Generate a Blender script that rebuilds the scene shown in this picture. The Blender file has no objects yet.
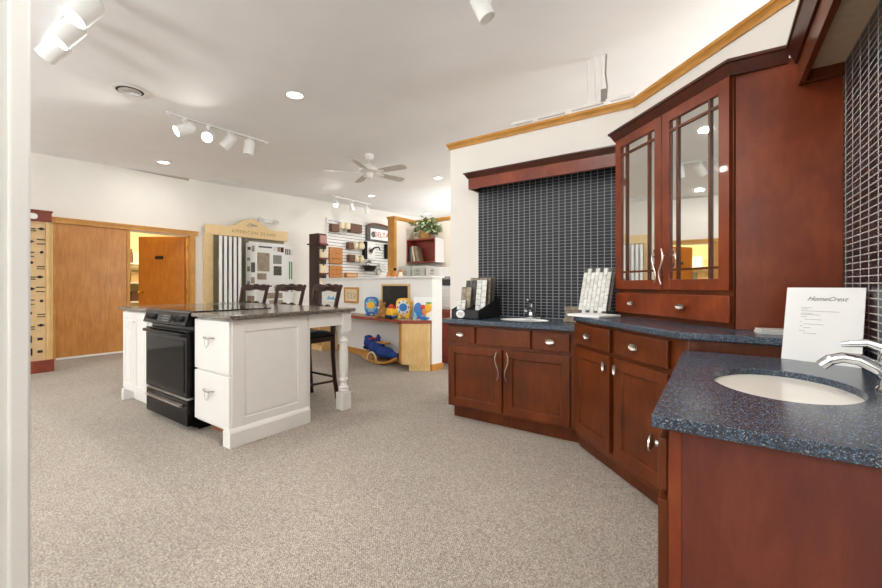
import bpy, bmesh, math, random
from mathutils import Vector, Matrix
random.seed(7)
SC = bpy.context.scene
COL = SC.collection
PI = math.pi
R = math.radians

# ------------------------------------------------------------------ survey helpers
CAM_H, FPX, YAW, CXP, HYP = 1.12, 396.0, R(34.8), 441.0, 285.0
_s, _c = math.sin(YAW), math.cos(YAW)
def ray(px, py):
    a = (px-CXP)/FPX
    return (-_s+_c*a, _c+_s*a, -(py-HYP)/FPX)
def onX(px, py, X):
    r = ray(px, py); t = X/r[0]; return Vector((X, r[1]*t, CAM_H+r[2]*t))
def onY(px, py, Y):
    r = ray(px, py); t = Y/r[1]; return Vector((r[0]*t, Y, CAM_H+r[2]*t))
def ceil_z(y): return 2.98+.038*y

# ------------------------------------------------------------------ mesh builder
class MB:
    def __init__(s): s.v = []; s.f = []
    def add(s, vs, fs):
        b = len(s.v); s.v += [Vector(v) for v in vs]; s.f += [[i+b for i in f] for f in fs]; return s
    def box(s, x0, x1, y0, y1, z0, z1, m=None):
        vs = [Vector((x, y, z)) for z in (z0, z1) for y in (y0, y1) for x in (x0, x1)]
        if m: vs = [m @ v for v in vs]
        return s.add(vs, [(0,2,3,1),(4,5,7,6),(0,1,5,4),(2,6,7,3),(0,4,6,2),(1,3,7,5)])
    def prism(s, poly, a, b, ax='z', m=None):
        def P(u, w, t):
            return Vector({'z':(u,w,t),'y':(u,t,w),'x':(t,u,w)}[ax])
        n = len(poly)
        vs = [P(u,w,a) for u,w in poly]+[P(u,w,b) for u,w in poly]
        if m: vs = [m @ v for v in vs]
        fs = [list(range(n))[::-1], list(range(n,2*n))]+[(i,(i+1)%n,n+(i+1)%n,n+i) for i in range(n)]
        return s.add(vs, fs)
    def lathe(s, prof, c=(0,0,0), seg=20, m=None, sx=1, sy=1):
        vs = []; fs = []; c = Vector(c); n = len(prof)
        for r, z in prof:
            for k in range(seg):
                t = 2*PI*k/seg
                v = Vector((r*math.cos(t)*sx, r*math.sin(t)*sy, z))
                if m: v = m @ v
                vs.append(v+c)
        for i in range(n-1):
            for k in range(seg):
                k2 = (k+1)%seg
                fs.append((i*seg+k, i*seg+k2, (i+1)*seg+k2, (i+1)*seg+k))
        if prof[0][0] > 1e-6: fs.append(tuple(range(seg))[::-1])
        if prof[-1][0] > 1e-6: fs.append(tuple((n-1)*seg+k for k in range(seg)))
        return s.add(vs, fs)
    def cyl(s, p0, p1, r0, r1=None, seg=14):
        return s.tube([p0, p1], [r0, r1 if r1 is not None else r0], seg)
    def tube(s, pts, r, seg=10, flat=1.0, up=None):
        pts = [Vector(p) for p in pts]; n = len(pts)
        rs = r if isinstance(r, (list, tuple)) else [r]*n
        vs = []; fs = []; u = None
        for i, p in enumerate(pts):
            t = (pts[min(i+1,n-1)]-pts[max(i-1,0)]).normalized()
            if u is None:
                u = Vector(up) if up else (Vector((0,0,1)) if abs(t.z) < .9 else Vector((1,0,0)))
            u = (u-t*u.dot(t)).normalized(); w = t.cross(u)
            for k in range(seg):
                a = 2*PI*(k+.5)/seg
                vs.append(p+(u*math.cos(a)+w*math.sin(a)*flat)*rs[i])
        for i in range(n-1):
            for k in range(seg):
                k2 = (k+1)%seg
                fs.append((i*seg+k, i*seg+k2, (i+1)*seg+k2, (i+1)*seg+k))
        fs.append(tuple(range(seg))[::-1]); fs.append(tuple((n-1)*seg+k for k in range(seg)))
        return s.add(vs, fs)
    def ball(s, c, r, seg=16, rings=10, m=None):
        r = r if isinstance(r, (tuple, list)) else (r, r, r)
        prof = []
        vs = []; fs = []; c = Vector(c)
        for i in range(rings+1):
            a = PI*i/rings
            for k in range(seg):
                t = 2*PI*k/seg
                v = Vector((math.sin(a)*math.cos(t)*r[0], math.sin(a)*math.sin(t)*r[1], -math.cos(a)*r[2]))
                if m: v = m @ v
                vs.append(v+c)
        for i in range(rings):
            for k in range(seg):
                k2 = (k+1)%seg
                fs.append((i*seg+k, i*seg+k2, (i+1)*seg+k2, (i+1)*seg+k))
        return s.add(vs, fs)
    def sweep(s, path, prof, z=0):
        # prof: (outward offset, z); outward is the right-hand side of the path
        n = len(path); P = [Vector((p[0], p[1])) for p in path]; vs = []; fs = []; k = len(prof)
        for i in range(n):
            ds = []
            if i > 0: ds.append((P[i]-P[i-1]).normalized())
            if i < n-1: ds.append((P[i+1]-P[i]).normalized())
            ns = [Vector((d.y, -d.x)) for d in ds]
            if len(ns) == 1: m = ns[0]
            else:
                m = (ns[0]+ns[1]).normalized(); m = m/max(.3, m.dot(ns[0]))
            for o, zz in prof: vs.append(Vector((P[i].x+m.x*o, P[i].y+m.y*o, zz+z)))
        for i in range(n-1):
            for j in range(k):
                j2 = (j+1)%k
                fs.append((i*k+j, i*k+j2, (i+1)*k+j2, (i+1)*k+j))
        fs.append(tuple(range(k))); fs.append(tuple((n-1)*k+j for j in range(k))[::-1])
        return s.add(vs, fs)

ROOTM = {}
def mesh(name, mb, mat, parent=None, bevel=0, world=False, ang=35, fix=True, seg=2):
    me = bpy.data.meshes.new(name)
    vs = mb.v
    if world and parent is not None:
        p = parent
        while p.parent: p = p.parent
        inv = ROOTM[p.name].inverted(); vs = [inv @ v for v in vs]
    me.from_pydata([tuple(v) for v in vs], [], mb.f)
    bm = bmesh.new(); bm.from_mesh(me)
    bmesh.ops.remove_doubles(bm, verts=bm.verts, dist=1e-6)
    if fix: bmesh.ops.recalc_face_normals(bm, faces=bm.faces)
    bm.to_mesh(me); bm.free()
    for p in me.polygons: p.use_smooth = True
    me.set_sharp_from_angle(angle=R(ang))
    me.materials.append(mat)
    o = bpy.data.objects.new(name, me); COL.objects.link(o)
    if parent is not None: o.parent = parent
    if bevel:
        b = o.modifiers.new('bevel', 'BEVEL'); b.width = bevel; b.segments = seg; b.limit_method = 'ANGLE'; b.angle_limit = R(40)
    return o
def tag(o, label, cat, group=None, kind=None):
    o['label'] = label; o['category'] = cat
    if group: o['group'] = group
    if kind: o['kind'] = kind
    return o
def thing(name, label, cat, loc=(0,0,0), rz=0, group=None):
    o = bpy.data.objects.new(name, None); COL.objects.link(o)
    o.empty_display_size = .1
    o.location = loc; o.rotation_euler = (0,0,rz)
    ROOTM[o.name] = Matrix.Translation(Vector(loc)) @ Matrix.Rotation(rz, 4, 'Z')
    return tag(o, label, cat, group)
def solo(name, mb, mat, label, cat, loc=(0,0,0), rz=0, group=None, bevel=0, world=False, ang=35):
    M = Matrix.Translation(Vector(loc)) @ Matrix.Rotation(rz, 4, 'Z')
    if world:
        i = M.inverted(); mb.v = [i @ v for v in mb.v]
    o = mesh(name, mb, mat, None, bevel, ang=ang)
    o.location = loc; o.rotation_euler = (0,0,rz); ROOTM[o.name] = M
    return tag(o, label, cat, group)
def structure(name, mb, mat, bevel=0, parent=None):
    o = mesh(name, mb, mat, parent, bevel)
    if parent is None: o['kind'] = 'structure'
    return o
def copy_tree(o, parent=None):
    c = o.copy(); COL.objects.link(c)
    if parent is not None: c.parent = parent
    for ch in list(o.children): copy_tree(ch, c)
    return c
def place(c, loc, rz, label, group=None):
    c.location = loc; c.rotation_euler = (0,0,rz); c['label'] = label
    if group: c['group'] = group
    ROOTM[c.name] = Matrix.Translation(Vector(loc)) @ Matrix.Rotation(rz, 4, 'Z')
    return c
def text(name, body, size, mat, parent, loc, rot, shear=0, align='CENTER', ext=.0006, sx=1, spacing=1):
    cu = bpy.data.curves.new(name, 'FONT'); cu.body = body; cu.size = size; cu.shear = shear
    cu.align_x = align; cu.align_y = 'CENTER'; cu.extrude = ext; cu.space_character = spacing
    cu.materials.append(mat)
    tmp = bpy.data.objects.new('tmp', cu); COL.objects.link(tmp)
    bpy.context.view_layer.update()
    me = bpy.data.meshes.new_from_object(tmp.evaluated_get(bpy.context.evaluated_depsgraph_get()))
    bpy.data.objects.remove(tmp); bpy.data.curves.remove(cu)
    if not me.materials: me.materials.append(mat)
    o = bpy.data.objects.new(name, me); COL.objects.link(o); o.parent = parent
    o.location = loc; o.rotation_euler = rot; o.scale = (sx,1,1)
    return o

# ------------------------------------------------------------------ materials
def lin(h):
    if isinstance(h, str):
        h = h.lstrip('#'); c = [int(h[i:i+2],16)/255 for i in (0,2,4)]
    else: c = h
    return tuple(((x/12.92) if x <= .04045 else ((x+.055)/1.055)**2.4) for x in c)+(1.0,)
class NT:
    def __init__(s, name):
        s.m = bpy.data.materials.new(name); s.m.use_nodes = True
        s.t = s.m.node_tree; s.b = s.t.nodes['Principled BSDF']
    def n(s, typ, **kw):
        x = s.t.nodes.new(typ)
        for k, v in kw.items():
            if k in x.inputs: x.inputs[k].default_value = v
            else: setattr(x, k, v)
        return x
    def l(s, a, b): s.t.links.new(a, b)
    def set(s, **kw):
        for k, v in kw.items(): s.b.inputs[k.replace('_',' ')].default_value = v
    def coord(s, scale=(1,1,1), rot=(0,0,0)):
        c = s.n('ShaderNodeTexCoord'); m = s.n('ShaderNodeMapping')
        m.inputs['Scale'].default_value = scale; m.inputs['Rotation'].default_value = rot
        s.l(c.outputs['Object'], m.inputs['Vector']); return m.outputs['Vector']
    def ramp(s, fac, stops):
        r = s.n('ShaderNodeValToRGB'); e = r.color_ramp.elements
        while len(e) < len(stops): e.new(.5)
        for i, (p, c) in enumerate(stops): e[i].position = p; e[i].color = c
        s.l(fac, r.inputs['Fac']); return r.outputs['Color']
    def bump(s, h, st=.2, d=.01):
        b = s.n('ShaderNodeBump'); b.inputs['Strength'].default_value = st; b.inputs['Distance'].default_value = d
        s.l(h, b.inputs['Height']); s.l(b.outputs['Normal'], s.b.inputs['Normal'])
def plain(name, col, rough=.5, metal=0, var=.04, spec=.5, coat=0):
    t = NT(name); c = lin(col)
    nz = t.n('ShaderNodeTexNoise', Scale=14.0, Detail=3.0); t.l(t.coord(), nz.inputs['Vector'])
    lo = tuple(max(0, x*(1-var)) for x in c[:3])+(1,); hi = tuple(min(1, x*(1+var)) for x in c[:3])+(1,)
    t.l(t.ramp(nz.outputs['Fac'], [(.3, lo), (.7, hi)]), t.b.inputs['Base Color'])
    t.set(Roughness=rough, Metallic=metal, Specular_IOR_Level=spec, Coat_Weight=coat)
    return t.m
def wood(name, dark, mid, light, stretch=(14,14,1.2), rough=.35, blotch=.35, spec=.5, coat=0):
    t = NT(name)
    v = t.coord(stretch)
    g = t.n('ShaderNodeTexNoise', Scale=5.0, Detail=6.0, Roughness=.6, Distortion=.6); t.l(v, g.inputs['Vector'])
    b = t.n('ShaderNodeTexNoise', Scale=4.0, Detail=2.0); t.l(t.coord(), b.inputs['Vector'])
    mx = t.n('ShaderNodeMath', operation='MULTIPLY_ADD'); mx.inputs[1].default_value = blotch
    t.l(b.outputs['Fac'], mx.inputs[0])
    s2 = t.n('ShaderNodeMath', operation='MULTIPLY'); s2.inputs[1].default_value = 1-blotch
    t.l(g.outputs['Fac'], s2.inputs[0]); t.l(s2.outputs[0], mx.inputs[2])
    t.l(t.ramp(mx.outputs[0], [(.32, lin(dark)), (.5, lin(mid)), (.68, lin(light))]), t.b.inputs['Base Color'])
    t.set(Roughness=rough, Specular_IOR_Level=spec, Coat_Weight=coat)
    t.bump(g.outputs['Fac'], .03, .005)
    return t.m
def speckle(name, base, specks, scale=160, rough=.16):
    t = NT(name); v = t.coord()
    n0 = t.n('ShaderNodeTexNoise', Scale=scale*.25, Detail=2.0); t.l(v, n0.inputs['Vector'])
    col = t.ramp(n0.outputs['Fac'], [(.3, lin(base[0])), (.7, lin(base[1]))])
    for i, (c, sc, thr) in enumerate(specks):
        vo = t.n('ShaderNodeTexVoronoi', Scale=scale*sc); t.l(v, vo.inputs['Vector'])
        w = t.n('ShaderNodeSeparateColor'); t.l(vo.outputs['Color'], w.inputs['Color'])
        gt = t.n('ShaderNodeMath', operation='GREATER_THAN'); gt.inputs[1].default_value = thr
        t.l(w.outputs[i % 3], gt.inputs[0])
        mx = t.n('ShaderNodeMix', data_type='RGBA'); t.l(gt.outputs[0], mx.inputs[0]); t.l(col, mx.inputs[6]); mx.inputs[7].default_value = lin(c)
        col = mx.outputs[2]
    t.l(col, t.b.inputs['Base Color']); t.set(Roughness=rough)
    return t.m
def mosaic(name, axis, grout='#98999c', gw=.0017, bw=.052, k=.55):
    # stacked 5 x 2.5 cm dark glass tile with pale grout
    t = NT(name); c = t.n('ShaderNodeTexCoord'); sp = t.n('ShaderNodeSeparateXYZ'); cb = t.n('ShaderNodeCombineXYZ')
    t.l(c.outputs['Object'], sp.inputs[0]); mu = t.n('ShaderNodeMath', operation='MULTIPLY'); mu.inputs[1].default_value = k; t.l(sp.outputs[axis], mu.inputs[0]); t.l(mu.outputs[0], cb.inputs[0]); t.l(sp.outputs[2], cb.inputs[1])
    br = t.n('ShaderNodeTexBrick', offset=0.0, squash=1.0)
    br.inputs['Scale'].default_value = 1.0; br.inputs['Mortar Size'].default_value = gw; br.inputs['Mortar Smooth'].default_value = .15
    br.inputs['Brick Width'].default_value = bw*k; br.inputs['Row Height'].default_value = .0262; br.inputs['Bias'].default_value = -.1
    br.inputs['Color1'].default_value = lin('#161a22'); br.inputs['Color2'].default_value = lin('#27292f'); br.inputs['Mortar'].default_value = lin(grout)
    t.l(cb.outputs[0], br.inputs['Vector']); t.l(br.outputs['Color'], t.b.inputs['Base Color'])
    rr = t.ramp(br.outputs['Fac'], [(0, (.3,.3,.3,1)), (1, (.8,.8,.8,1))]); t.l(rr, t.b.inputs['Roughness']); t.set(Specular_IOR_Level=.22)
    inv = t.n('ShaderNodeMath', operation='SUBTRACT'); inv.inputs[0].default_value = 1.0; t.l(br.outputs['Fac'], inv.inputs[1])
    t.bump(inv.outputs[0], .5, .002)
    return t.m
def carpet():
    t = NT('carpet'); v = t.coord()
    vo = t.n('ShaderNodeTexVoronoi', Scale=200.0, Randomness=.8); t.l(v, vo.inputs['Vector'])
    n1 = t.n('ShaderNodeTexNoise', Scale=170.0, Detail=3.0, Roughness=.6); t.l(v, n1.inputs['Vector'])
    n2 = t.n('ShaderNodeTexNoise', Scale=1.3, Detail=3.0); t.l(v, n2.inputs['Vector'])
    sc = t.n('ShaderNodeSeparateColor'); t.l(vo.outputs['Color'], sc.inputs['Color'])
    a = t.n('ShaderNodeMath', operation='MULTIPLY_ADD'); a.inputs[1].default_value = .45; t.l(sc.outputs[0], a.inputs[0])
    b = t.n('ShaderNodeMath', operation='MULTIPLY'); b.inputs[1].default_value = .55; t.l(n1.outputs['Fac'], b.inputs[0]); t.l(b.outputs[0], a.inputs[2])
    c1 = t.ramp(a.outputs[0], [(.2, lin('#7f766c')), (.5, lin('#aaa095')), (.8, lin('#d0c7bb'))])
    big = t.ramp(n2.outputs['Fac'], [(.3, (.92,.92,.92,1)), (.7, (1.05,1.05,1.05,1))])
    mx = t.n('ShaderNodeMix', data_type='RGBA', blend_type='MULTIPLY'); mx.inputs[0].default_value = 1.0
    br = t.n('ShaderNodeTexBrick', offset=.5); br.inputs['Scale'].default_value = 1; br.inputs['Brick Width'].default_value = .021; br.inputs['Row Height'].default_value = .0085
    br.inputs['Mortar Size'].default_value = .0016; br.inputs['Mortar Smooth'].default_value = .6
    br.inputs['Color1'].default_value = (.94,.94,.94,1); br.inputs['Color2'].default_value = (1.06,1.05,1.03,1); br.inputs['Mortar'].default_value = (.74,.74,.75,1)
    t.l(t.coord((1,1,1),(0,0,R(45))), br.inputs['Vector'])
    m0 = t.n('ShaderNodeMix', data_type='RGBA', blend_type='MULTIPLY'); m0.inputs[0].default_value = 1.0; t.l(c1, m0.inputs[6]); t.l(br.outputs['Color'], m0.inputs[7])
    t.l(m0.outputs[2], mx.inputs[6]); t.l(big, mx.inputs[7]); t.l(mx.outputs[2], t.b.inputs['Base Color'])
    t.set(Roughness=.95, Specular_IOR_Level=.1)
    t.bump(vo.outputs['Distance'], .4, .004)
    return t.m
def emit(name, col, st):
    t = NT(name); t.set(Base_Color=lin(col)); t.b.inputs['Emission Color'].default_value = lin(col); t.b.inputs['Emission Strength'].default_value = st
    return t.m
def glass(name, tint='#f2f8f6', rough=.02):
    t = NT(name); t.set(Base_Color=lin(tint), Roughness=rough, Transmission_Weight=1.0, IOR=1.45); return t.m
def paint(name, col, rough=.6, tex=.04):
    t = NT(name); v = t.coord()
    n = t.n('ShaderNodeTexNoise', Scale=3.0, Detail=3.0); t.l(v, n.inputs['Vector'])
    c = lin(col); t.l(t.ramp(n.outputs['Fac'], [(.3, tuple(x*.97 for x in c[:3])+(1,)), (.7, c)]), t.b.inputs['Base Color'])
    n2 = t.n('ShaderNodeTexNoise', Scale=180.0, Detail=2.0); t.l(v, n2.inputs['Vector']); t.bump(n2.outputs['Fac'], tex, .003)
    t.set(Roughness=rough, Specular_IOR_Level=.3); return t.m
def marbled(name, cols, scale=8, rough=.6):
    t = NT(name); n = t.n('ShaderNodeTexNoise', Scale=scale, Detail=5.0, Distortion=1.0); t.l(t.coord(), n.inputs['Vector'])
    k = len(cols)
    t.l(t.ramp(n.outputs['Fac'], [(.3+.4*i/(k-1), lin(c)) for i, c in enumerate(cols)]), t.b.inputs['Base Color'])
    t.set(Roughness=rough); return t.m

M = dict(
 olive=plain('olive_backing','#a39d82',.6), bronzeink=plain('bronze_lettering','#a88450',.5),
 wall=paint('wall_paint','#efece5'), wallw=paint('cool_white_paint','#f1f2f0'), ceiling=paint('ceiling_paint','#f2f2f2',.75,.12),
 beige=paint('beige_wall_paint','#e6ddd0'), carpet=carpet(),
 cherry=wood('cherry_wood','#461e0a','#5b290d','#713615',(7,7,1.2),.3,.55,.3,.05), cherryp=wood('cherry_panel','#5f2710','#743016','#89401f',(5,5,1.6),.3,.6,.35,.1),  # second cherry is lighter: stronger light on the upper doors put into its colour
 cherrye=wood('cherry_laminate_end','#512319','#622b1e','#723627',(5,5,1.2),.32,.5,.4), cherryd=wood('cherry_crown','#34150a','#43190c','#532412',(6,6,6),.3),  # end laminate: purplish haze of reflected light put into its colour
 redlam=wood('red_laminate','#7a3122','#94402e','#a54c38',(3,3,3),.4),
 oak=wood('oak','#ad772f','#c48b3f','#d7a354',(20,20,1.5),.4), oakh=wood('oak_trim','#ad772f','#c48b3f','#d7a354',(2,2,20),.4),
 oakdoor=wood('oak_veneer','#ad6f2f','#c0823b','#cf944c',(9,9,.9),.32), opendoor=wood('orange_door_veneer','#b0651c','#bf7424','#cc8232',(8,8,1),.35),
 lightoak=wood('light_oak','#cfa566','#dcb87c','#e8c994',(16,16,1.4),.45), maple=wood('maple_ply','#cdb592','#d8c3a3','#e2d1b5',(2,14,8),.5),
 dark=wood('espresso_wood','#200f09','#2f160d','#401f13',(12,12,2),.4,.35,.3), brown=plain('dark_brown_laminate','#3a2620',.5),
 blue=speckle('blue_granite',('#2c3642','#434d59'),[('#8d98a3',1.3,.91),('#4c6380',.9,.85),('#22282f',1.5,.82)],370,.23),
 taupe=speckle('taupe_granite',('#5f584e','#79726a'),[('#a39b8e',1.0,.88),('#3c372f',1.2,.85)],200,.16),
 tileY=mosaic('mosaic_tile_x',0), tileX=mosaic('mosaic_tile_y',1,'#b9b4ae',.0024,.1,.4),
 cab=plain('white_cabinet_paint','#f0eeea',.42,0,.01), white=plain('white_plastic','#f1f1ef',.35,0,.01), cream=plain('cream_laminate','#e8cb98',.5),
 paper=plain('white_board','#f2f2f0',.55,0,.01), black=plain('black_enamel','#0a0a0b',.2,0,.1,.16), blackm=plain('black_card','#171717',.5),
 ink=plain('dark_ink','#666665',.6), inkl=plain('pale_ink','#b4b4b2',.6), glassb=plain('black_oven_glass','#060607',.06,0,.1,.1),
 chrome=plain('chrome','#d9dcde',.08,1), nickel=plain('satin_nickel','#cfc9c0',.25,1), steel=plain('stainless','#b9b7b2',.3,1),
 darkmetal=plain('dark_bronze','#2d2825',.4,.6), brass=plain('brass','#c9a24a',.25,1),
 mirror=plain('mirror_glass','#f0f2f0',.02,1,.0), porc=plain('bisque_porcelain','#f6f1e6',.18,0,.01), porcw=plain('white_porcelain','#f4f4f2',.15,0,.01),
 grey=plain('grey_tile','#8d8b86',.5), stone=marbled('brown_stone',['#6b5d4e','#8f7f6c','#a99b88'],30), taupeT=marbled('taupe_tile',['#8a7c6a','#a3947f','#b2a48f'],10),
 slate=marbled('dark_slate',['#3c3a37','#56534f','#6f6a63'],14), mosw=marbled('white_marble',['#c9c9c6','#deded9','#efefec'],20,.3), net=plain('grout_mesh','#5d5b57',.9),
 greypaint=plain('filing_cabinet_paint','#c8cdc4',.45), printer=plain('printer_charcoal','#34363a',.4), red=plain('red_plastic','#c9352a',.4),
 yellow=plain('yellow_plastic','#f0b92c',.4), orange=plain('orange_plastic','#d8853c',.45), bluep=plain('blue_plastic','#2a6fb8',.4), lblue=plain('light_blue_plastic','#7fb8d8',.4), green=plain('green_plastic','#4c9a4a',.45),
 plush=plain('navy_plush','#1f3f86',.95,0,.2), plushd=plain('dark_navy_plush','#14244f',.95,0,.2), bear=plain('tan_plush','#a07440',.95,0,.2), wicker=wood('wicker','#a87a3e','#c09250','#d5aa68',(60,60,60),.7),
 leaf=marbled('variegated_leaf',['#465a34','#80915f','#cdd3b0'],24,.5), pine=wood('orange_pine','#a8692c','#bf7f3c','#cf9654',(4,4,10),.45),
 brownc=plain('brown_sample_box','#6d4b38',.6), creamc=plain('cream_ceramic','#e9dcbb',.35), redbrown=wood('red_brown_header','#6b2c1c','#7c3623','#8c442d',(3,3,6),.4), tan=plain('tan_board','#d9b98a',.6),
 pink=plain('pink_box','#b98a84',.6), fan=plain('fan_white','#eeece8',.4), fanb=plain('fan_blade','#c9c2ba',.5), navy=plain('navy_book','#2e3350',.5), chalk=marbled('blackboard_slate',['#151513','#20201d','#2c2b27'],6,.7),
 picmat=plain('picture_paper','#e4d3b2',.7), yellowwall=paint('warm_room_paint','#eddcae'), lens=emit('lamp_lens','#fff6ea',9.0), lensoff=plain('dim_lens','#d8d6d2',.3), acrylic=plain('frosted_plastic','#dcdad6',.25,0,.01), seat=plain('black_leather','#0b0a0a',.55,0,.04,.12),
 cooktop=plain('black_ceramic_glass','#1a1715',.08), vent=plain('vent_shadow','#2b2a29',.8), card=plain('brown_cardboard','#8a5a38',.8))

# ------------------------------------------------------------------ room shell
structure('floor', MB().box(-11.2,4.7,-4.2,12.2,-.1,0), M['carpet'])
structure('ceiling', MB().prism([(-4.2,ceil_z(-4.2)),(12.2,ceil_z(12.2)),(12.2,ceil_z(12.2)+.15),(-4.2,ceil_z(-4.2)+.15)], -11.2, 4.7, 'x'), M['ceiling'])
WL = -8.1
w = MB()
w.box(WL-.12,WL,-4.1,2.47,0,2.83).box(WL-.12,WL,2.47,3.40,2.03,3.07).box(WL-.12,WL,3.40,12.1,0,3.1)
w.prism([(-4.1,2.83),(2.47,2.83),(2.47,ceil_z(2.47)),(-4.1,ceil_z(-4.1))], WL-.12, WL, 'x')
w.prism([(3.40,3.1),(12.1,3.1),(12.1,ceil_z(12.1)),(3.40,ceil_z(3.40))], WL-.12, WL, 'x')
structure('wall_left', w, M['wall'])
structure('wall_far', MB().box(WL,4.6,12.0,12.12,0,3.43), M['wall'])
structure('wall_right', MB().prism([(-4.1,0),(12.0,0),(12.0,ceil_z(12)),(-4.1,ceil_z(-4.1))], 4.5, 4.6, 'x'), M['wall'])
# unseen rear wall behind the camera, two window openings added for daylight
rw = MB(); zc = ceil_z(-4.0)
rw.box(WL,4.5,-4.12,-4.0,0,.5).box(WL,4.5,-4.12,-4.0,2.55,zc)
for a, b in ((WL,-7.6),(-4.2,-3.9),(-.4,4.5)): rw.box(a,b,-4.12,-4.0,.5,2.55)
structure('wall_rear', rw, M['wall'])
for i, (a, b) in enumerate(((-7.6,-4.2),(-3.9,-.4))):
    f = MB()
    f.box(a,b,-4.1,-4.02,.5,.56).box(a,b,-4.1,-4.02,2.49,2.55)
    for x in (a, (a+b)/2-.03, b-.06): f.box(x,x+.06,-4.1,-4.02,.56,2.49)
    structure('window_%d' % (i+1), f, M['white'])
# low partition that carries the kitchen displays
pw = MB().prism([(-2.2,3.33),(-.51,3.33),(.452,2.368),(.452,-3.99),(.572,-3.99),(.572,2.418),(-.46,3.45),(-2.2,3.45)], 0, 2.515)
structure('wall_partition', pw, M['wall'])
structure('trim_1', MB().sweep([(-2.2,3.45),(-2.2,3.33),(-.51,3.33),(.452,2.368),(.452,-3.99)],
    [(.002,2.476),(.010,2.476),(.013,2.488),(.024,2.512),(.031,2.518),(.031,2.537),(-.124,2.537),(-.124,2.516),(.002,2.516)]), M['oakh'])
structure('trim_2', MB().box(-1.87,-.53,3.318,3.33,.836,2.05), M['tileY'])
structure('trim_3', MB().box(.440,.452,-.6,2.335,.836,2.06), M['tileX'])
# near jamb at the left edge of the view
structure('wall_near', MB().box(-1.56,-1.42,-.75,.19,0,2.985), M['wallw'])
structure('trim_4', MB().box(-1.575,-1.41,.19,.2285,0,2.98), M['wallw'], .006)

# left wall doors: closed oak slab, open doorway with a back room
structure('trim_5', MB().box(WL,WL+.05,1.5,3.52,2.045,2.115).box(WL,WL+.065,1.49,3.53,2.105,2.13).box(WL,WL+.035,1.52,1.565,0,2.045)
    .box(WL,WL+.035,2.435,2.475,0,2.045).box(WL,WL+.035,3.40,3.49,0,2.045).box(WL-.12,WL,2.472,2.49,0,2.03).box(WL-.12,WL,3.385,3.40,0,2.03), M['oak'])
d1 = structure('door_1', MB().box(WL+.002,WL+.022,1.567,2.433,.03,2.043), M['oakdoor'])
structure('baseboard_left', MB().box(WL,WL+.024,1.567,2.433,0,.028).box(WL,WL+.012,3.5,12,0,.09).box(WL,WL+.012,-4,1.5,0,.09), M['white'])
# hinge at far jamb, leaf swings into the back room
ux, uy = -math.sin(R(55)), -math.cos(R(55))
def leaf(u, t, z): return Vector((WL-.06+ux*u-uy*t, 3.37+uy*u+ux*t, z))
lf = MB(); vs = [leaf(u,t,z) for z in (.01,2.02) for t in (0,.04) for u in (.01,.86)]
lf.add(vs, [(0,2,3,1),(4,5,7,6),(0,1,5,4),(2,6,7,3),(0,4,6,2),(1,3,7,5)])
d2 = structure('door_2', lf, M['opendoor'])
hd = MB().cyl(leaf(.80,.04,.98), leaf(.80,.10,.98), .012).ball(leaf(.80,.11,.98), .028).cyl(leaf(.80,.04,.98), leaf(.80,.048,.98), .032)
structure('door_handle', hd, M['brass'], parent=d2)
pl = MB()
vs = [leaf(u,t,z) for z in (1.60,1.66) for t in (.04,.046) for u in (.40,.55)]
pl.add(vs, [(0,2,3,1),(4,5,7,6),(0,1,5,4),(2,6,7,3),(0,4,6,2),(1,3,7,5)])
pp = structure('door_plate', pl, M['blackm'], parent=d2)
hg = MB()
for z in (.25,1.0,1.8): hg.cyl((WL-.045,3.378,z-.05),(WL-.045,3.378,z+.05),.009)
structure('hinge', hg, M['brass'], parent=d2)
# back room beyond the doorway
br = MB().box(-10.7,-10.6,.6,5.2,0,3.06).box(-10.6,WL-.12,.5,.6,0,2.99).box(-10.6,WL-.12,5.2,5.3,0,3.16)
structure('wall_backroom', br, M['yellowwall'])

# ------------------------------------------------------------------ nook beyond the half wall
nk = MB().box(-5.57,-5.41,6.13,6.92,0,2.46).box(-5.41,-1.2,6.80,6.92,0,2.46)
structure('wall_nook', nk, M['beige'])
structure('trim_6', MB().sweep([(-5.57,6.92),(-5.57,6.12),(-5.41,6.12),(-5.41,6.80),(-1.2,6.80)],[(0,2.46),(.012,2.46),(.035,2.51),(.035,2.53),(-.06,2.53),(-.06,2.46)]), M['oakh'])
structure('trim_7', MB().box(-5.578,-5.40,6.095,6.13,0,2.46).box(-5.41,-5.40,6.13,6.17,0,2.46), M['oak'])
# half wall, standing slightly askew to the room
HP = Vector((-3.04,4.17,0)); HR = R(-11.2)
HM = Matrix.Translation(HP) @ Matrix.Rotation(HR,4,'Z'); HI = HM.inverted()
def onW(px, py, off=0.0):
    "measured point on the half wall's front face, in the wall's own frame"
    n = Vector((math.sin(HR), -math.cos(HR), 0)); r = Vector(ray(px,py)); o = Vector((0,0,CAM_H))
    t = ((HP+n*off)-o).dot(n)/r.dot(n); return HI @ (o+r*t)
def hw(x, y, z=0): return HM @ Vector((x,y,z))
def inW(mb): mb.v = [HM @ v for v in mb.v]; return mb
structure('wall_half', inW(MB().box(-3.0,0,0,.18,0,1.215)), M['wallw'])
structure('trim_8', inW(MB().box(-3.02,.025,-.025,.205,1.215,1.24)), M['white'], .004)
structure('baseboard_half', inW(MB().box(-2.4,-.42,-.015,0,0,.09).box(-.03,.014,-.014,0,0,.085).box(0,.014,0,.194,0,.085)), M['oak'])

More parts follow.
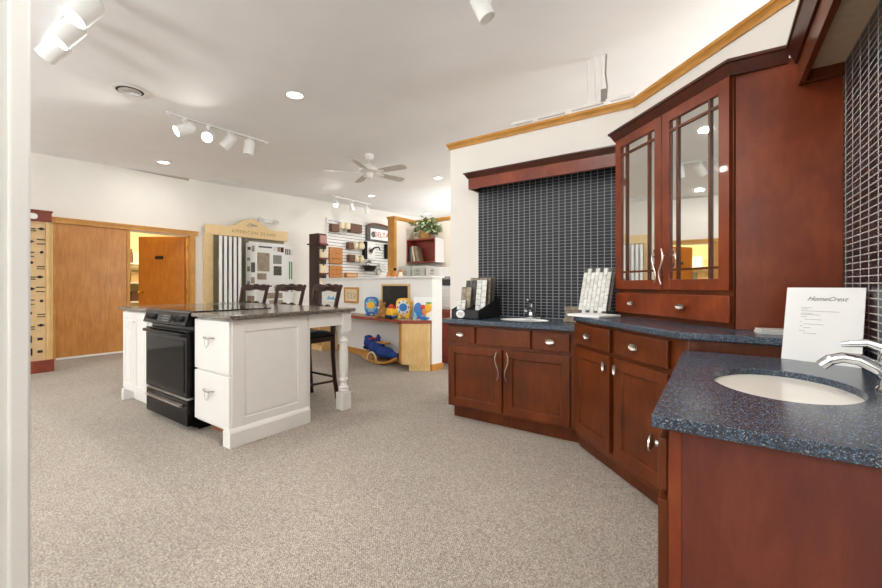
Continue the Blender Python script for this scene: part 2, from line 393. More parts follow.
# ------------------------------------------------------------------ shared cabinet pieces
def shaker(mb, x0, x1, z0, z1, y0=-.02, y1=0, fr=.06, rec=.012):
    mb.box(x0,x0+fr,y0,y1,z0,z1).box(x1-fr,x1,y0,y1,z0,z1)
    mb.box(x0+fr,x1-fr,y0,y1,z0,z0+fr).box(x0+fr,x1-fr,y0,y1,z1-fr,z1)
    mb.box(x0+fr-.002,x1-fr+.002,y0+rec,y1,z0+fr-.002,z1-fr+.002)
    e = .009; xa, xb, za, zb = x0+fr-.001, x1-fr+.001, z0+fr-.001, z1-fr+.001; ya, yb = y0+.001, y0+rec+.001
    mb.prism([(ya,za-.004),(yb,za-.004)]+[(yb-.011*math.sin(a), za+.008*math.cos(a)-.002) for a in [PI/2*k/6 for k in range(7)]], xa, xb, 'x').prism([(ya,zb),(yb,zb),(yb,zb-e)], xa, xb, 'x')
    mb.prism([(xa,ya),(xa,yb),(xa+e,yb)], za, zb, 'z').prism([(xb,ya),(xb,yb),(xb-e,yb)], za, zb, 'z')
    return mb
def oval_knob(name, x, z, parent, y=-.02, w=.036, h=.019, mat='nickel'):
    RX = Matrix.Rotation(R(90),4,'X')
    m = MB().cyl((x,y,z),(x,y-.016,z),.007)
    prof = [(.25,.010),(.7,.013),(1.0,.020),(.97,.0235),(.86,.0215),(.5,.0165),(.0005,.0155)]
    q = MB().lathe([(r, 0) for r, _ in prof], (0,0,0), 24)
    vs = []
    for k, (r, zz) in enumerate(prof):
        for a in range(24):
            t_ = 2*PI*a/24; vs.append(Vector((x+r*w*math.cos(t_), y-zz, z+r*h*math.sin(t_))))
    m.add(vs, q.f)
    return mesh(name, m, M[mat], parent)
def wave_pull(x, z0, z1, parent, y=-.02, flip=1):
    pts = []; n = 14
    for i in range(n+1):
        t = i/n; pts.append((x+flip*.015*math.sin(2*PI*t), y-.026-.004*math.sin(PI*t), z0+(z1-z0)*t))
    rs = [.004+.002*math.sin(PI*i/n) for i in range(n+1)]
    m = MB().tube(pts, rs, 8)
    for t in (.2,.8): m.cyl((x+flip*.015*math.sin(2*PI*t),y,z0+(z1-z0)*t),(x+flip*.015*math.sin(2*PI*t),y-.026,z0+(z1-z0)*t),.004)
    return mesh('handle', m, M['nickel'], parent)
def counter_hole(x0, x1, y0, y1, z0, z1, cx, cy, ax, ay, extra=None):
    angs = sorted(set([2*PI*k/64 for k in range(64)]+[math.atan2(y-cy,x-cx)%(2*PI) for x in (x0,x1) for y in (y0,y1)]))
    inn = []; out = []
    for a in angs:
        c_, s_ = math.cos(a), math.sin(a)
        r = 1/math.sqrt((c_/ax)**2+(s_/ay)**2); inn.append((cx+c_*r, cy+s_*r))
        ts = []
        if c_ > 1e-9: ts.append((x1-cx)/c_)
        if c_ < -1e-9: ts.append((x0-cx)/c_)
        if s_ > 1e-9: ts.append((y1-cy)/s_)
        if s_ < -1e-9: ts.append((y0-cy)/s_)
        t = min(ts); out.append((cx+c_*t, cy+s_*t))
    n = len(angs); m = MB()
    vs = [(x,y,z1) for x,y in inn]+[(x,y,z1) for x,y in out]+[(x,y,z0) for x,y in inn]+[(x,y,z0) for x,y in out]
    fs = []
    for i in range(n):
        j = (i+1)%n
        fs += [(i,j,n+j,n+i),(2*n+i,3*n+i,3*n+j,2*n+j),(i,2*n+i,2*n+j,j),(n+i,n+j,3*n+j,3*n+i)]
    return m.add(vs, fs)
def basin(cx, cy, ax, ay, ztop, depth, rim=.0):
    prof = []
    n = 12
    for i in range(n+1):
        a = PI/2*i/n
        prof.append((max(1e-7,math.sin(a)) if i else .05, -depth*math.cos(a)**.8))
    m = MB()
    pr = [(r, z) for r, z in prof]
    outer = [(1.02, 0.0), (1.02, -.01)]
    full = pr+[(1.03,0),(1.03,-.012)]
    m.lathe([(r, z+ztop) for r, z in full], (cx,cy,0), 48, sx=ax, sy=ay)
    m.lathe([(.0005,ztop-depth+.004),(.11,ztop-depth+.004),(.12,ztop-depth+.001)], (cx,cy,0), 16, sx=ax, sy=ax)
    return m

# ------------------------------------------------------------------ far vanity (tile wall)
t = thing('vanity_cabinet', 'dark cherry vanity cabinet with two doors under the small far sink', 'cabinet', (-1.87,2.80,0))
mesh('carcass', MB().box(0,1.07,0,.52,.105,.66).box(0,1.07,0,.018,.66,.798).box(0,1.07,.49,.52,.66,.798).box(0,.018,.018,.49,.66,.798).box(1.052,1.07,.018,.49,.66,.798), M['cherry'], t, .002)
mesh('toe_kick', MB().box(.02,1.075,.065,.08,0,.105).box(.02,.04,.08,.5,0,.105), M['cherry'], t)
for i, (a, b) in enumerate(((.014,.268),(.762,1.03))):
    d = mesh('drawer', MB().box(a,b,-.02,0,.648,.778), M['cherry'], t, .004)
    oval_knob('handle', (a+b)/2, .715, d)
mesh('false_front', MB().box(.29,.742,-.02,0,.648,.778), M['cherry'], t, .004)
for i, (a, b) in enumerate(((.014,.508),(.534,1.03))):
    d = mesh('door', shaker(MB(),a,b,.125,.618), M['cherry'], t, .0035)
    wave_pull(b-.028 if i == 0 else a+.028, .385, .605, d, flip=1 if i == 0 else -1)
t = thing('vanity_countertop', 'low blue speckled countertop with a small white sink at the tile wall', 'countertop', (-1.895,2.755,.80))
SX, SY = .60, .30
mesh('slab', counter_hole(0,1.108,0,.563,0,.035,SX,SY,.20,.145), M['blue'], t, .004)
mesh('basin', basin(SX,SY,.199,.144,.034,.11), M['porcw'], t)
t = thing('basin_faucet', 'small chrome lever faucet behind the small far sink', 'faucet', (-1.30,3.235,.836)); t.scale = (1.25,1.25,1.25)
mesh('body', MB().lathe([(.052,0),(.054,.008),(.03,.02),(.022,.05),(.024,.07),(.0005,.078)], (0,0,0), 20).box(-.075,.075,-.026,.026,0,.009), M['chrome'], t, .003)
mesh('spout', MB().tube([(0,-.005,.045),(0,-.04,.07),(0,-.08,.072),(0,-.105,.055)], [.016,.014,.012,.011], 12), M['chrome'], t)
mesh('lever', MB().tube([(0,0,.075),(0,.005,.10),(-.02,-.02,.125)], [.012,.01,.008], 10).ball((-.02,-.02,.125),.011), M['chrome'], t)

# valance above the tile wall
t = thing('wood_valance', 'cherry wood valance box with crown moulding above the far sink', 'valance', (-1.87,3.15,1.998))
v = MB().box(-1.87,-.40,3.13,3.15,1.998,2.12).box(-1.87,-1.85,3.15,3.315,1.998,2.12).box(-1.85,-.40,3.15,3.315,2.085,2.10)
mesh('board', v, M['cherryp'], t, .002, world=True)
CROWN = [(0,0),(.010,0),(.016,.016),(.035,.058),(.043,.062),(.043,.078),(-.02,.078),(-.02,0)]
mesh('crown', MB().sweep([(-1.87,3.315),(-1.87,3.13),(-.40,3.13)], [(o*.85,z*.6) for o,z in CROWN], 2.097), M['cherryd'], t, world=True)

# ------------------------------------------------------------------ angled base cabinet and its high counter
dO = Vector((-.785,2.737,0)); DR = R(-45)
t = thing('corner_base_cabinet', 'cherry base cabinet set at an angle below the mirrored cabinet', 'cabinet', dO, DR)
cc = MB().prism([(-.786,2.742),(-.10,2.056),(.448,2.056),(.448,2.36),(-.515,3.322),(-.786,3.322)], .105, .879)
mesh('carcass', cc, M['cherry'], t, .002, world=True)
mesh('toe_kick', MB().prism([(-.785,2.825),(-.07,2.11),(.43,2.11),(.43,2.13),(-.06,2.13),(-.785,2.85)], 0, .105), M['cherry'], t, world=True)
x1a, x2a, x2b = .405, .455, .875
for i, (a, b) in enumerate(((.012,.412),(.460,.866))):
    d = mesh('drawer', MB().box(a,b,-.02,0,.728,.86), M['cherry'], t, .004)
    oval_knob('handle', a+.19, .797, d)
    d = mesh('door', shaker(MB(),a,b,.148,.705), M['cherry'], t, .0035)
    oval_knob('handle', (b-.03) if i == 0 else (a+.03), .645, d, w=.015, h=.030)
ct = MB().prism([(-.79,2.695),(-.127,2.032),(.438,2.032),(.438,2.362),(-.52,3.318),(-.79,3.318)], .880, .911)
o = solo('corner_countertop', ct, M['blue'], 'high blue speckled countertop running below the mirrored cabinet', 'countertop', (-.3,2.7,.875), 0, None, .005, world=True)

# ------------------------------------------------------------------ mirrored hutch and the tall end panel
hO = Vector((-.5575,2.9485,.911))
t = thing('mirrored_hutch', 'tall cherry wall cabinet with two mirrored doors above the angled counter', 'cabinet', hO, DR)
mesh('carcass', MB().box(0,.884,.0,.30,0,1.215), M['cherry'], t, .002)
mesh('side_panel', MB().prism([(.062,2.332),(.4385,2.332),(.4385,2.366),(.10,2.366)], .912, 2.13), M['cherryp'], t, world=True)
mesh('crown', MB().sweep([(-.36,3.146),(-.5655,2.9405),(.058,2.317),(.262,2.330)], [(o*.95,z*.86) for o,z in CROWN], 2.106), M['cherryd'], t, world=True)
d = mesh('drawer', MB().box(.002,.880,-.022,0,.025,.157), M['cherryp'], t, .004)
for x in (.19,.60): oval_knob('handle', x, .092, d, -.022, .03, .015)
def mdoor(a, b, z0, z1, inner):
    fr = .058; dm = MB()
    y0, y1 = -.022, 0
    dm.box(a,a+fr,y0,y1,z0,z1).box(b-fr,b,y0,y1,z0,z1).box(a+fr,b-fr,y0,y1,z0,z0+fr).box(a+fr,b-fr,y0,y1,z1-fr,z1)
    dd = mesh('door', dm, M['cherryp'], t, .002)
    xa, xb, za, zb = a+fr, b-fr, z0+fr, z1-fr
    mesh('mirror_pane', MB().box(xa,xb,-.010,-.006,za,zb), M['mirror'], dd)
    mu = MB(); q = .055; wd = .012
    for x in (xa+q, xb-q): mu.box(x-wd/2,x+wd/2,-.020,-.008,za,zb)
    for z in (za+q, zb-q): mu.box(xa,xb,-.0195,-.0085,z-wd/2,z+wd/2)
    mesh('muntin', mu, M['cherry'], dd)
    wave_pull(b-.026 if inner > 0 else a+.026, z0+.03, z0+.235, dd, -.022, inner)
mdoor(.002,.439,.182,1.195,1); mdoor(.443,.880,.182,1.195,-1)

# soffit box over the near sink, on the right tiled wall
t = thing('soffit_valance', 'dark cherry soffit with pale underside above the near sink', 'valance', (.30,2.3,2.0))
sv = MB().box(.295,.315,-.5,2.325,1.995,2.14).box(.315,.438,2.30,2.325,1.995,2.06).box(.42,.438,-.5,2.30,2.07,2.14)
mesh('board', sv, M['cherry'], t, .002, world=True)
mesh('underside', MB().box(.315,.438,-.5,2.30,2.045,2.055), M['maple'], t, world=True)
mesh('crown', MB().sweep([(.295,2.33),(.295,-.5)], CROWN, 2.098), M['cherryd'], t, world=True)

# ------------------------------------------------------------------ near sink vanity
t = thing('sink_cabinet', 'cherry vanity cabinet nearest the camera with a plain end panel', 'cabinet', (-.088,2.02,0), R(-90))
mesh('carcass', MB().box(0,1.0,0,.525,.105,.64).box(0,1.0,0,.018,.64,.808).box(0,1.0,.505,.525,.64,.808).box(0,.018,.018,.505,.64,.808).box(.982,1.0,.018,.505,.64,.808), M['cherry'], t, .002)
mesh('toe_kick', MB().box(.0,1.0,.065,.5,0,.104), M['cherry'], t)
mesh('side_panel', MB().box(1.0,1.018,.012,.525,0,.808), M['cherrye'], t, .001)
mesh('edge_stile', MB().box(1.0,1.021,.003,.026,0,.807), M['cherryp'], t, .001)
for i, (a, b) in enumerate(((.02,.33),(.345,.655),(.67,.998))):
    d = mesh('drawer', MB().box(a,b,-.021,-.001,.655,.775), M['cherry'], t, .004)
    oval_knob('handle', b-.05, .742, d, -.021)
for i, (a, b) in enumerate(((.02,.495),(.51,.998))):
    d = mesh('door', shaker(MB(),a,b,.125,.635,-.021,-.001), M['cherry'], t, .0035)
    wave_pull(b-.03 if i == 0 else a+.03, .44, .60, d, -.021)
t = thing('sink_countertop', 'blue speckled countertop with the large oval sink nearest the camera', 'countertop', (-.117,.975,.809))
NX, NY = .272, .525
mesh('slab', counter_hole(0,.554,0,1.05,0,.027,NX,NY,.166,.222), M['blue'], t, .006, seg=3)
mesh('basin', basin(NX,NY,.170,.226,.019,.12), M['porc'], t)
t = thing('lever_faucet', 'large chrome single lever faucet beside the near oval sink', 'faucet', (.385,1.545,.837), 0)
mesh('body', MB().lathe([(.032,0),(.032,.006),(.027,.012),(.026,.06),(.028,.085),(.022,.10),(.0005,.106)], (0,0,0), 24), M['chrome'], t)
sp = [(0,0,.03),(-.03,0,.06),(-.062,.004,.078),(-.095,.008,.08),(-.12,.01,.070),(-.138,.012,.052)]
mesh('spout', MB().tube(sp, [.022,.019,.016,.0145,.015,.0145], 16), M['chrome'], t)
lv = [(.0,0,.09),(-.015,.004,.115),(-.045,.01,.124),(-.075,.018,.119),(-.095,.022,.115)]
mesh('lever', MB().tube(lv, [.020,.015,.011,.010,.007], 14, .55), M['chrome'], t)

# leaning white sign
t = thing('sign_board', 'white printed sign board leaning at the back of the near sink', 'sign', (.306,1.967,.8365), R(-22))
LEAN = R(-14)
def tilt(m): return Matrix.Rotation(LEAN, 4, 'X')
tm = Matrix.Rotation(LEAN,4,'X')
mesh('board', MB().box(-.108,.108,0,.006,0,.282,tm), M['paper'], t)
def on_sign(x, z): return tm @ Vector((x,-.0008,z))
text('lettering', 'HomeCrest', .0225, M['ink'], t, on_sign(.008,.238), (PI/2+LEAN,0,0), .5, ext=.0002, sx=1.0)
pm = MB()
for k, (xa, xb, z) in enumerate(((-.06,-.03,.203),(-.06,-.04,.197),(-.06,.045,.190),(-.06,-.025,.181),(-.06,-.005,.176),(-.06,-.042,.168),(-.05,-.0,.158),(-.062,-.055,.148),(-.05,.005,.140),(-.062,-.052,.132),(-.05,-.03,.126),(-.062,-.045,.114),(-.05,-.012,.105))):
    pm.box(xa,xb,-.0007,-.0002,z,z+.0017,tm)
mesh('printed_lines', pm, M['inkl'], t)
# clear acrylic sample pieces on the high counter
for k, (dx, dz, lab) in enumerate(((0,0,'lower pale plastic plate stacked behind the white sign'),(.008,.0105,'upper pale plastic plate stacked behind the white sign'))):
    solo('acrylic_plate', MB().box(-.05,.05,-.045,.045,0,.010), M['acrylic'], lab, 'plate', (.19+dx,2.20,.9115+dz), R(4+6*k), 'pale plates behind the sign', .001)

# ------------------------------------------------------------------ tile samples on the kitchen counters
t = thing('sample_tray', 'black card tray of tile samples on the far vanity counter', 'tray', (-1.735,2.985,.8365))
TX0, TX1, TY0, TY1 = -.135,.135,-.135,.245
tray = MB().box(TX0,TX1,TY0,TY1,0,.006)
tray.box(TX0,TX1,TY0,TY0+.006,0,.075)
for x in (TX0, -.003, TX1-.006):
    tray.prism([(TY0,0),(TY1,0),(TY1,.17),(TY0,.075)], x, x+.006, 'x')
tray.box(TX0,TX1,TY1-.006,TY1,0,.17)
mesh('tray_body', tray, M['blackm'], t)
bd = mesh('badge', MB().lathe([(.034,.0003),(.034,.002),(.0005,.002)], (-.045,TY0,.038), 28, Matrix.Rotation(R(90),4,'X'), sx=1.25), M['paper'], t)
text('lettering', 'TSC', .032, M['ink'], t, (-.045,TY0-.0023,.038), (PI/2,0,0), .3)
def lean_board(name, loc, w, h, th, lean, mat, label, cat='tile sample', group='tile samples in the black tray', pat=None, rz=0):
    tt = thing(name, label, cat, loc, rz, group)
    mm = Matrix.Rotation(R(-lean),4,'X')
    mesh('backing', MB().box(-w/2,w/2,0,th,0,h,mm), M['net' if pat else mat], tt)
    if pat:
        p = MB()
        pat(p, mm, w, h); mesh('tile_face', p, M[mat], tt)
    return tt
def strips(n, gap=.004):
    def f(p, mm, w, h):
        k = int(round(h/.05))
        for i in range(n):
            x0 = -w/2+w*i/n; 
            off = 0 if i % 2 == 0 else -.025
            for j in range(k+1):
                za = max(0, j*.05+off); zb = min(h, (j+1)*.05+off)-.003
                if zb-za > .012: p.box(x0+.001,x0+w/n-gap,-.006,0,za,zb,mm)
    return f
bx, by, bz = -1.735, 2.985, .8447
TR = [('white stone strip sample at the front left of the black tray',-.068,-.095,.085,.15,'mosw',2),
      ('tall beige striped sample behind the front one in the black tray',-.068,-.03,.10,.26,'taupeT',2),
      ('dark grey sample second from the back on the left of the black tray',-.064,.04,.11,.32,'slate',3),
      ('dark brown sample at the back left of the black tray',-.06,.11,.115,.345,'stone',3),
      ('pale marble strip sample at the front right of the black tray',.066,.0,.10,.325,'mosw',2),
      ('grey brown sample in the middle right of the black tray',.068,.055,.11,.345,'stone',3),
      ('dark slate sample at the back right of the black tray',.07,.12,.11,.35,'slate',3)]
for lab, dx, dy, w_, h_, mt, n in TR:
    lean_board('tile_sample', (bx+dx, by+dy, bz), w_, h_, .010, 9, mt, lab, pat=strips(n))
# white flat board and the leaning white mosaic sheets at the corner
solo('white_board', MB().box(-.14,.115,-.105,.105,0,.016), M['paper'], 'flat white board lying in front of the white mosaic sheets', 'board', (-.655,2.715,.9115), R(-25), bevel=.003)
def brickv(n):
    def f(p, mm, w, h):
        for i in range(n):
            x0 = -w/2+w*i/n; off = 0 if i % 2 else .026; ln = .056
            j = 0
            while True:
                za = j*ln+off; zb = za+ln-.003
                if zb > h: break
                p.box(x0+.0015,x0+w/n-.0015,-.008,0,za,zb,mm); j += 1
    return f
MS = [('front white mosaic sheet with scalloped edge leaning on the angled counter',-.722,2.90,'mosw',.225),
      ('middle white mosaic sheet behind the front one on the angled counter',-.70,2.945,'mosw',.205),
      ('dark backed mosaic sheet at the rear of the leaning stack',-.70,2.99,'grey',.19)]
for lab, x, y, mt, w_ in MS:
    lean_board('mosaic_sheet', (x,y,.914), w_, .335, .008, 14, mt, lab, 'tile sample', 'mosaic sheets leaning on the angled counter', brickv(7), R(-22))
for k in range(5):
    w_ = .115-.004*(k%2)
    solo('stone_sample', MB().box(-w_/2,w_/2,-.06,.06,0,.022), M['stone'],
         ['lowest','second lowest','middle','second highest','topmost'][k]+' brown stone sample in the stack beside the tile wall', 'tile sample', (-.905+.006*((k*7)%3),3.10+.004*(k%2),.8365+.0225*k), R(-8+7*((k*5)%4)), 'stacked stone samples', .002)

# ------------------------------------------------------------------ island
FY = 1.42
t = thing('island_cabinet', 'white island base cabinet with two narrow doors left of the range', 'cabinet', (-4.76,FY,0))
mesh('carcass', MB().box(0,.645,0,.63,.10,.878), M['cab'], t, .002)
mesh('base_trim', MB().box(-.02,.03,-.022,.62,0,.11).box(.03,.645,.06,.08,0,.10), M['cab'], t, .004)
def raised(mb, x0, x1, z0, z1, fr=.055, y0=-.02):
    shaker(mb, x0, x1, z0, z1, y0, 0, fr, .010)
    mb.box(x0+fr+.02,x1-fr-.02,y0+.002,0,z0+fr+.02,z1-fr-.02)
    return mb
for i, (a, b) in enumerate(((.015,.280),(.290,.60))):
    d = mesh('door', raised(MB(),a,b,.125,.862), M['cab'], t, .003)
    mesh('handle', MB().tube([(b-.035,-.02,.70),(b-.035,-.045,.705),(b-.035,-.045,.765),(b-.035,-.02,.77)], .005, 8) if i == 0 else MB().cyl((a+.035,-.02,.78),(a+.035,-.04,.78),.008).ball((a+.035,-.045,.78),(.02,.01,.012)), M['white'], d)
t = thing('drawer_cabinet', 'white island drawer cabinet with a raised end panel right of the range', 'cabinet', (-3.25,FY,0))
mesh('carcass', MB().box(0,.495,0,.60,.10,.878), M['cab'], t, .002)
mesh('end_panel', shaker(MB(),0,.61,.10,.876,-.02,0,.085,.010).box(.10,.51,-.017,-.005,.20,.776), M['cab'], t, .004)
ep = t.children[-1]; ep.rotation_euler = (0,0,R(90)); ep.location = (.495,-.002,0)
mesh('base_trim', MB().box(.437,.535,-.028,.625,0,.105).prism([(.439,.105),(.535,.105),(.518,.13),(.439,.13)], -.026, .623, 'y'), M['cab'], t, .003)
mesh('toe_kick', MB().box(.0,.437,.10,.12,0,.10), M['card'], t)
for z0, z1 in ((.118,.485),(.497,.866)):
    d = mesh('drawer', MB().box(.003,.508,-.021,0,z0,z1), M['cab'], t, .005)
    zc_ = z0+.24
    mesh('handle', MB().tube([(.175,-.021,zc_),(.185,-.042,zc_+.004),(.215,-.047,zc_-.004),(.265,-.047,zc_-.004),(.295,-.042,zc_+.004),(.305,-.021,zc_)], .0045, 8)
         .tube([(.21,-.044,zc_-.003),(.215,-.046,zc_-.05),(.24,-.047,zc_-.068),(.265,-.046,zc_-.05),(.27,-.044,zc_-.003)], .0022, 6), M['nickel'], d)
t = thing('island_countertop', 'taupe speckled island countertop with a white turned corner leg', 'countertop', (-3.78,1.95,0))
isl = [(-4.78,1.375),(-4.105,1.375),(-4.105,1.985),(-3.255,1.985),(-3.255,1.375),(-2.715,1.375),(-2.70,1.39),(-2.70,2.52),(-2.715,2.535),(-4.78,2.535)]
mesh('slab', MB().prism(isl, .879, .912), M['taupe'], t, .008, world=True, seg=3)
lg = MB().box(-2.818,-2.722,2.392,2.488,.0,.155).box(-2.818,-2.722,2.392,2.488,.70,.879)
tp = [(.034,.155),(.046,.165),(.046,.18),(.034,.19),(.046,.192),(.046,.20),(.032,.212),(.028,.24),(.040,.262),(.040,.275),(.030,.29),(.037,.32),(.041,.42),(.040,.52),(.034,.58),(.030,.60),(.040,.612),(.040,.625),(.028,.64),(.027,.66),(.044,.682),(.044,.695),(.034,.70)]
mesh('leg', lg.lathe(tp, (-2.77,2.44,0), 24), M['cab'], t, .003, world=True)
mesh('apron', MB().box(-2.76,-2.738,2.05,2.392,.765,.879).box(-4.74,-2.818,2.43,2.45,.80,.879), M['cab'], t, .002, world=True)
mesh('back_panel', MB().box(-4.74,-2.755,2.052,2.068,.0,.879).box(-3.25,-2.755,2.022,2.052,.0,.879), M['cab'], t, world=True)

# range
t = thing('electric_range', 'black slide-in electric range built into the white island', 'oven', (-4.07,1.375,0))
W = .80
mesh('body', MB().box(.015,W,.03,.62,.03,.885).box(.04,W-.03,.08,.6,0,.03), M['black'], t, .003)
mesh('cooktop', MB().box(-.018,W+.018,.02,.66,.913,.921).box(.0,W,.03,.605,.885,.913), M['cooktop'], t, .003)
bn = MB()
for x, y, r in ((.2,.2,.10),(.58,.2,.08),(.2,.47,.08),(.58,.47,.10)):
    for q in (r, r*.6):
        vs = []; n = 32
        for k in range(n):
            a = 2*PI*k/n
            for rr in (q-.003, q): vs.append((x+rr*math.cos(a), y+rr*math.sin(a), .9214))
        bn.add(vs, [(2*k,2*k+1,(2*k+3)%(2*n),(2*k+2)%(2*n)) for k in range(n)])
mesh('burner_ring', bn, M['grey'], t)
cp = mesh('control_panel', MB().prism([(.03,.921),(-.005,.905),(-.035,.81),(-.02,.80),(.03,.80)], .0, W, 'x'), M['black'], t, .003)
pn = Vector((0,-.09,-.035)); nrm = Vector((0,-.93,.36)).normalized()
def cpt(x, f): return Vector((x,-.005-.03*f,.905-.095*f))
for x in (.10,.19,.60,.70):
    for f in ((.5,) if x < .5 else (.5,)):
        p = cpt(x, f); mesh('knob', MB().cyl(p, p+nrm*.022, .026, .021, 18).box(-.004,.004,-.02,.02,0,.008, Matrix.Translation(p+nrm*.022) @ Matrix.Rotation(R(69),4,'X')), M['blackm'], cp)
dm = MB(); a = cpt(.30,.15); 
q = [cpt(.28,.2)+nrm*.001, cpt(.52,.2)+nrm*.001, cpt(.52,.85)+nrm*.001, cpt(.28,.85)+nrm*.001]
dm.add([*q, *[v+nrm*.002 for v in q]], [(0,1,2,3),(4,7,6,5),(0,4,5,1),(1,5,6,2),(2,6,7,3),(3,7,4,0)])
mesh('display', dm, M['blackm'], cp)
kp = MB()
for r_ in range(3):
    for c_ in range(6):
        p = cpt(.385+.02*c_, .35+.2*r_)+nrm*.004
        kp.box(-.006,.006,-.003,.003,0,.001, Matrix.Translation(p) @ Matrix.Rotation(R(69),4,'X'))
mesh('keypad', kp, M['grey'], cp)
od = mesh('oven_door', MB().box(.008,W-.012,-.015,.03,.262,.765), M['black'], t, .004)
mesh('window', MB().box(.05,W-.055,-.019,-.0145,.30,.69), M['glassb'], od, .002)
mesh('handle', MB().tube([(.03,-.015,.735),(.035,-.036,.74),(.06,-.042,.742),(W-.06,-.042,.742),(W-.04,-.036,.74),(W-.035,-.015,.735)], .015, 12), M['black'], od)
sd = mesh('drawer', MB().box(.008,W-.012,-.012,.03,.045,.238), M['black'], t, .004)
mesh('handle', MB().prism([(-.012,.205),(-.04,.197),(-.04,.187),(-.012,.180)], .06, W-.09, 'x'), M['steel'], sd, .002)
mesh('trim_strip', MB().box(.008,W-.012,-.014,.03,.243,.256), M['steel'], t, .002)

# ------------------------------------------------------------------ bar stools
def make_stool(label, loc, rz, group):
    t = thing('bar_stool', label, 'stool', loc, rz, group)
    w = .20
    def post(sx):
        x = sx*(w-.016)
        pts = [(x*1.10,.235,0),(x*1.02,.212,.20),(x,.195,.42),(x,.19,.62),(x*.99,.20,.74),(x*1.0,.225,.90),(x*1.05,.262,1.06),(x*1.1,.285,1.12)]
        return MB().tube(pts, [.024,.021,.022,.026,.025,.023,.022,.018], 8, .85, up=(0,1,0))
    def fleg(sx):
        x = sx*(w-.016)
        pts = [(x*1.04,-.205,0),(x*1.06,-.215,.06),(x*1.0,-.19,.25),(x*.99,-.175,.45),(x*1.05,-.185,.57),(x*1.02,-.18,.63)]
        return MB().tube(pts, [.022,.018,.019,.023,.029,.027], 8, .9, up=(0,1,0))
    for sx in (-1,1):
        mesh('leg', post(sx), M['dark'], t); mesh('leg', fleg(sx), M['dark'], t)
    fr = MB().box(-w,w,-.19,-.165,.575,.635).box(-w+.005,w-.005,.18,.205,.575,.635).box(-w+.002,-w+.027,-.17,.185,.575,.635).box(w-.027,w-.002,-.17,.185,.575,.635)
    mesh('seat_frame', fr, M['dark'], t, .006)
    st = MB(); n = 10
    vs = []; 
    for j in range(n+1):
        for i in range(n+1):
            u, v_ = i/n*2-1, j/n*2-1
            ku = math.copysign(abs(u)**.8, u); kv = math.copysign(abs(v_)**.8, v_)
            vs.append((ku*.205, kv*.195, .638+.045*((1-abs(u)**4)*(1-abs(v_)**4))**.5))
    fs = [(j*(n+1)+i, j*(n+1)+i+1, (j+1)*(n+1)+i+1, (j+1)*(n+1)+i) for j in range(n) for i in range(n)]
    st.add(vs, fs); st.box(-.205,.205,-.195,.195,.622,.6385)
    mesh('seat', st, M['seat'], t)
    # crest rail: carved serpentine top with central shell
    def rail(f0, f1, y0, th, n=36, half=.205):
        m = MB(); vs = []; fs = []
        for i in range(n+1):
            u = -1+2*i/n; x = u*half; yy = y0+.03*(1-u*u)
            za, zb = f0(u), f1(u)
            vs += [(x,yy-th,za),(x,yy-th,zb),(x,yy+th,zb),(x,yy+th,za)]
        for i in range(n):
            for k in range(4): fs.append((i*4+k, i*4+(k+1)%4, i*4+4+(k+1)%4, i*4+4+k))
        fs += [(0,1,2,3),(n*4+3,n*4+2,n*4+1,n*4)]
        return m.add(vs, fs)
    top = lambda u: 1.118+.018*math.exp(-(u/.2)**2)+.012*math.exp(-((abs(u)-.62)/.22)**2)-(.03*max(0,abs(u)-.85)/.15)
    bot = lambda u: 1.062-.010*math.exp(-(u/.22)**2)+.010*math.cos(u*2*PI)-.02*abs(u)**3
    cr = rail(bot, top, .262, .013)
    cr = mesh('crest_rail', cr, M['dark'], t, .003)
    cv = MB().ball((0,.275,1.100),(.032,.012,.026))
    for k in (-1,1):
        for q in range(3): cv.ball((k*(.045+.03*q),.272-.002*q,1.095+.002*q),(.018,.01,.013-.002*q))
    mesh('carving', cv, M['dark'], cr)
    mesh('lower_rail', rail(lambda u: .862+.008*math.cos(u*PI)-.01*abs(u), lambda u: .900+.018*math.cos(u*PI/2)-.010*math.cos(u*3*PI), .205, .011, half=.19), M['dark'], t, .002)
    for (a, b) in (((-.19,-.19,.22),(.19,-.19,.22)),((-.19,.205,.22),(.19,.205,.22)),((-.19,-.19,.20),(-.19,.21,.18)),((.19,-.19,.20),(.19,.21,.18))):
        mesh('stretcher', MB().cyl(a, b, .011, seg=10), M['dark'], t)
    return t
G = 'bar stools behind the island'
s0 = make_stool('dark carved bar stool nearest the turned island leg', (-3.27,2.39,0), 0, G)
place(copy_tree(s0), (-3.90,2.44,0), R(11), 'dark carved bar stool in the middle of the three', G)
place(copy_tree(s0), (-4.62,2.45,0), R(15), 'dark carved bar stool farthest from the turned island leg', G)

# ------------------------------------------------------------------ left wall displays
# hardware display board, free standing in front of the wall
t = thing('hardware_display', 'tall tan board of dark cabinet hardware with red brown header and base', 'display board', (-7.1,.62,0), R(90))
HWD = .70
mesh('board', MB().box(0,HWD,.0,.05,.155,1.93), M['tan'], t)
mesh('side_frame', MB().box(HWD-.035,HWD,-.012,.06,.155,1.93).box(HWD+.002,HWD+.03,.0,.12,.155,1.92).box(0,.03,-.012,.06,.155,1.93), M['lightoak'], t, .002)
mesh('header', MB().box(-.02,HWD+.015,-.03,.14,1.93,2.05).box(-.03,HWD+.025,-.04,.15,2.05,2.075), M['redbrown'], t, .003)
hb = MB().tube([(.44,-.031,1.985),(.52,-.034,1.985),(.60,-.031,1.985)], .001, 6)
vs = []; n = 24
for k in range(n):
    a = 2*PI*k/n; vs.append((HWD-.21+math.copysign(.06,math.cos(a))+.036*math.cos(a), -.031, 1.99+.036*math.sin(a)))
mesh('logo_plate', MB().add(vs+[(v[0],-.034,v[2]) for v in vs], [list(range(n)), list(range(n,2*n))]+[(i,(i+1)%n,n+(i+1)%n,n+i) for i in range(n)]), M['paper'], t)
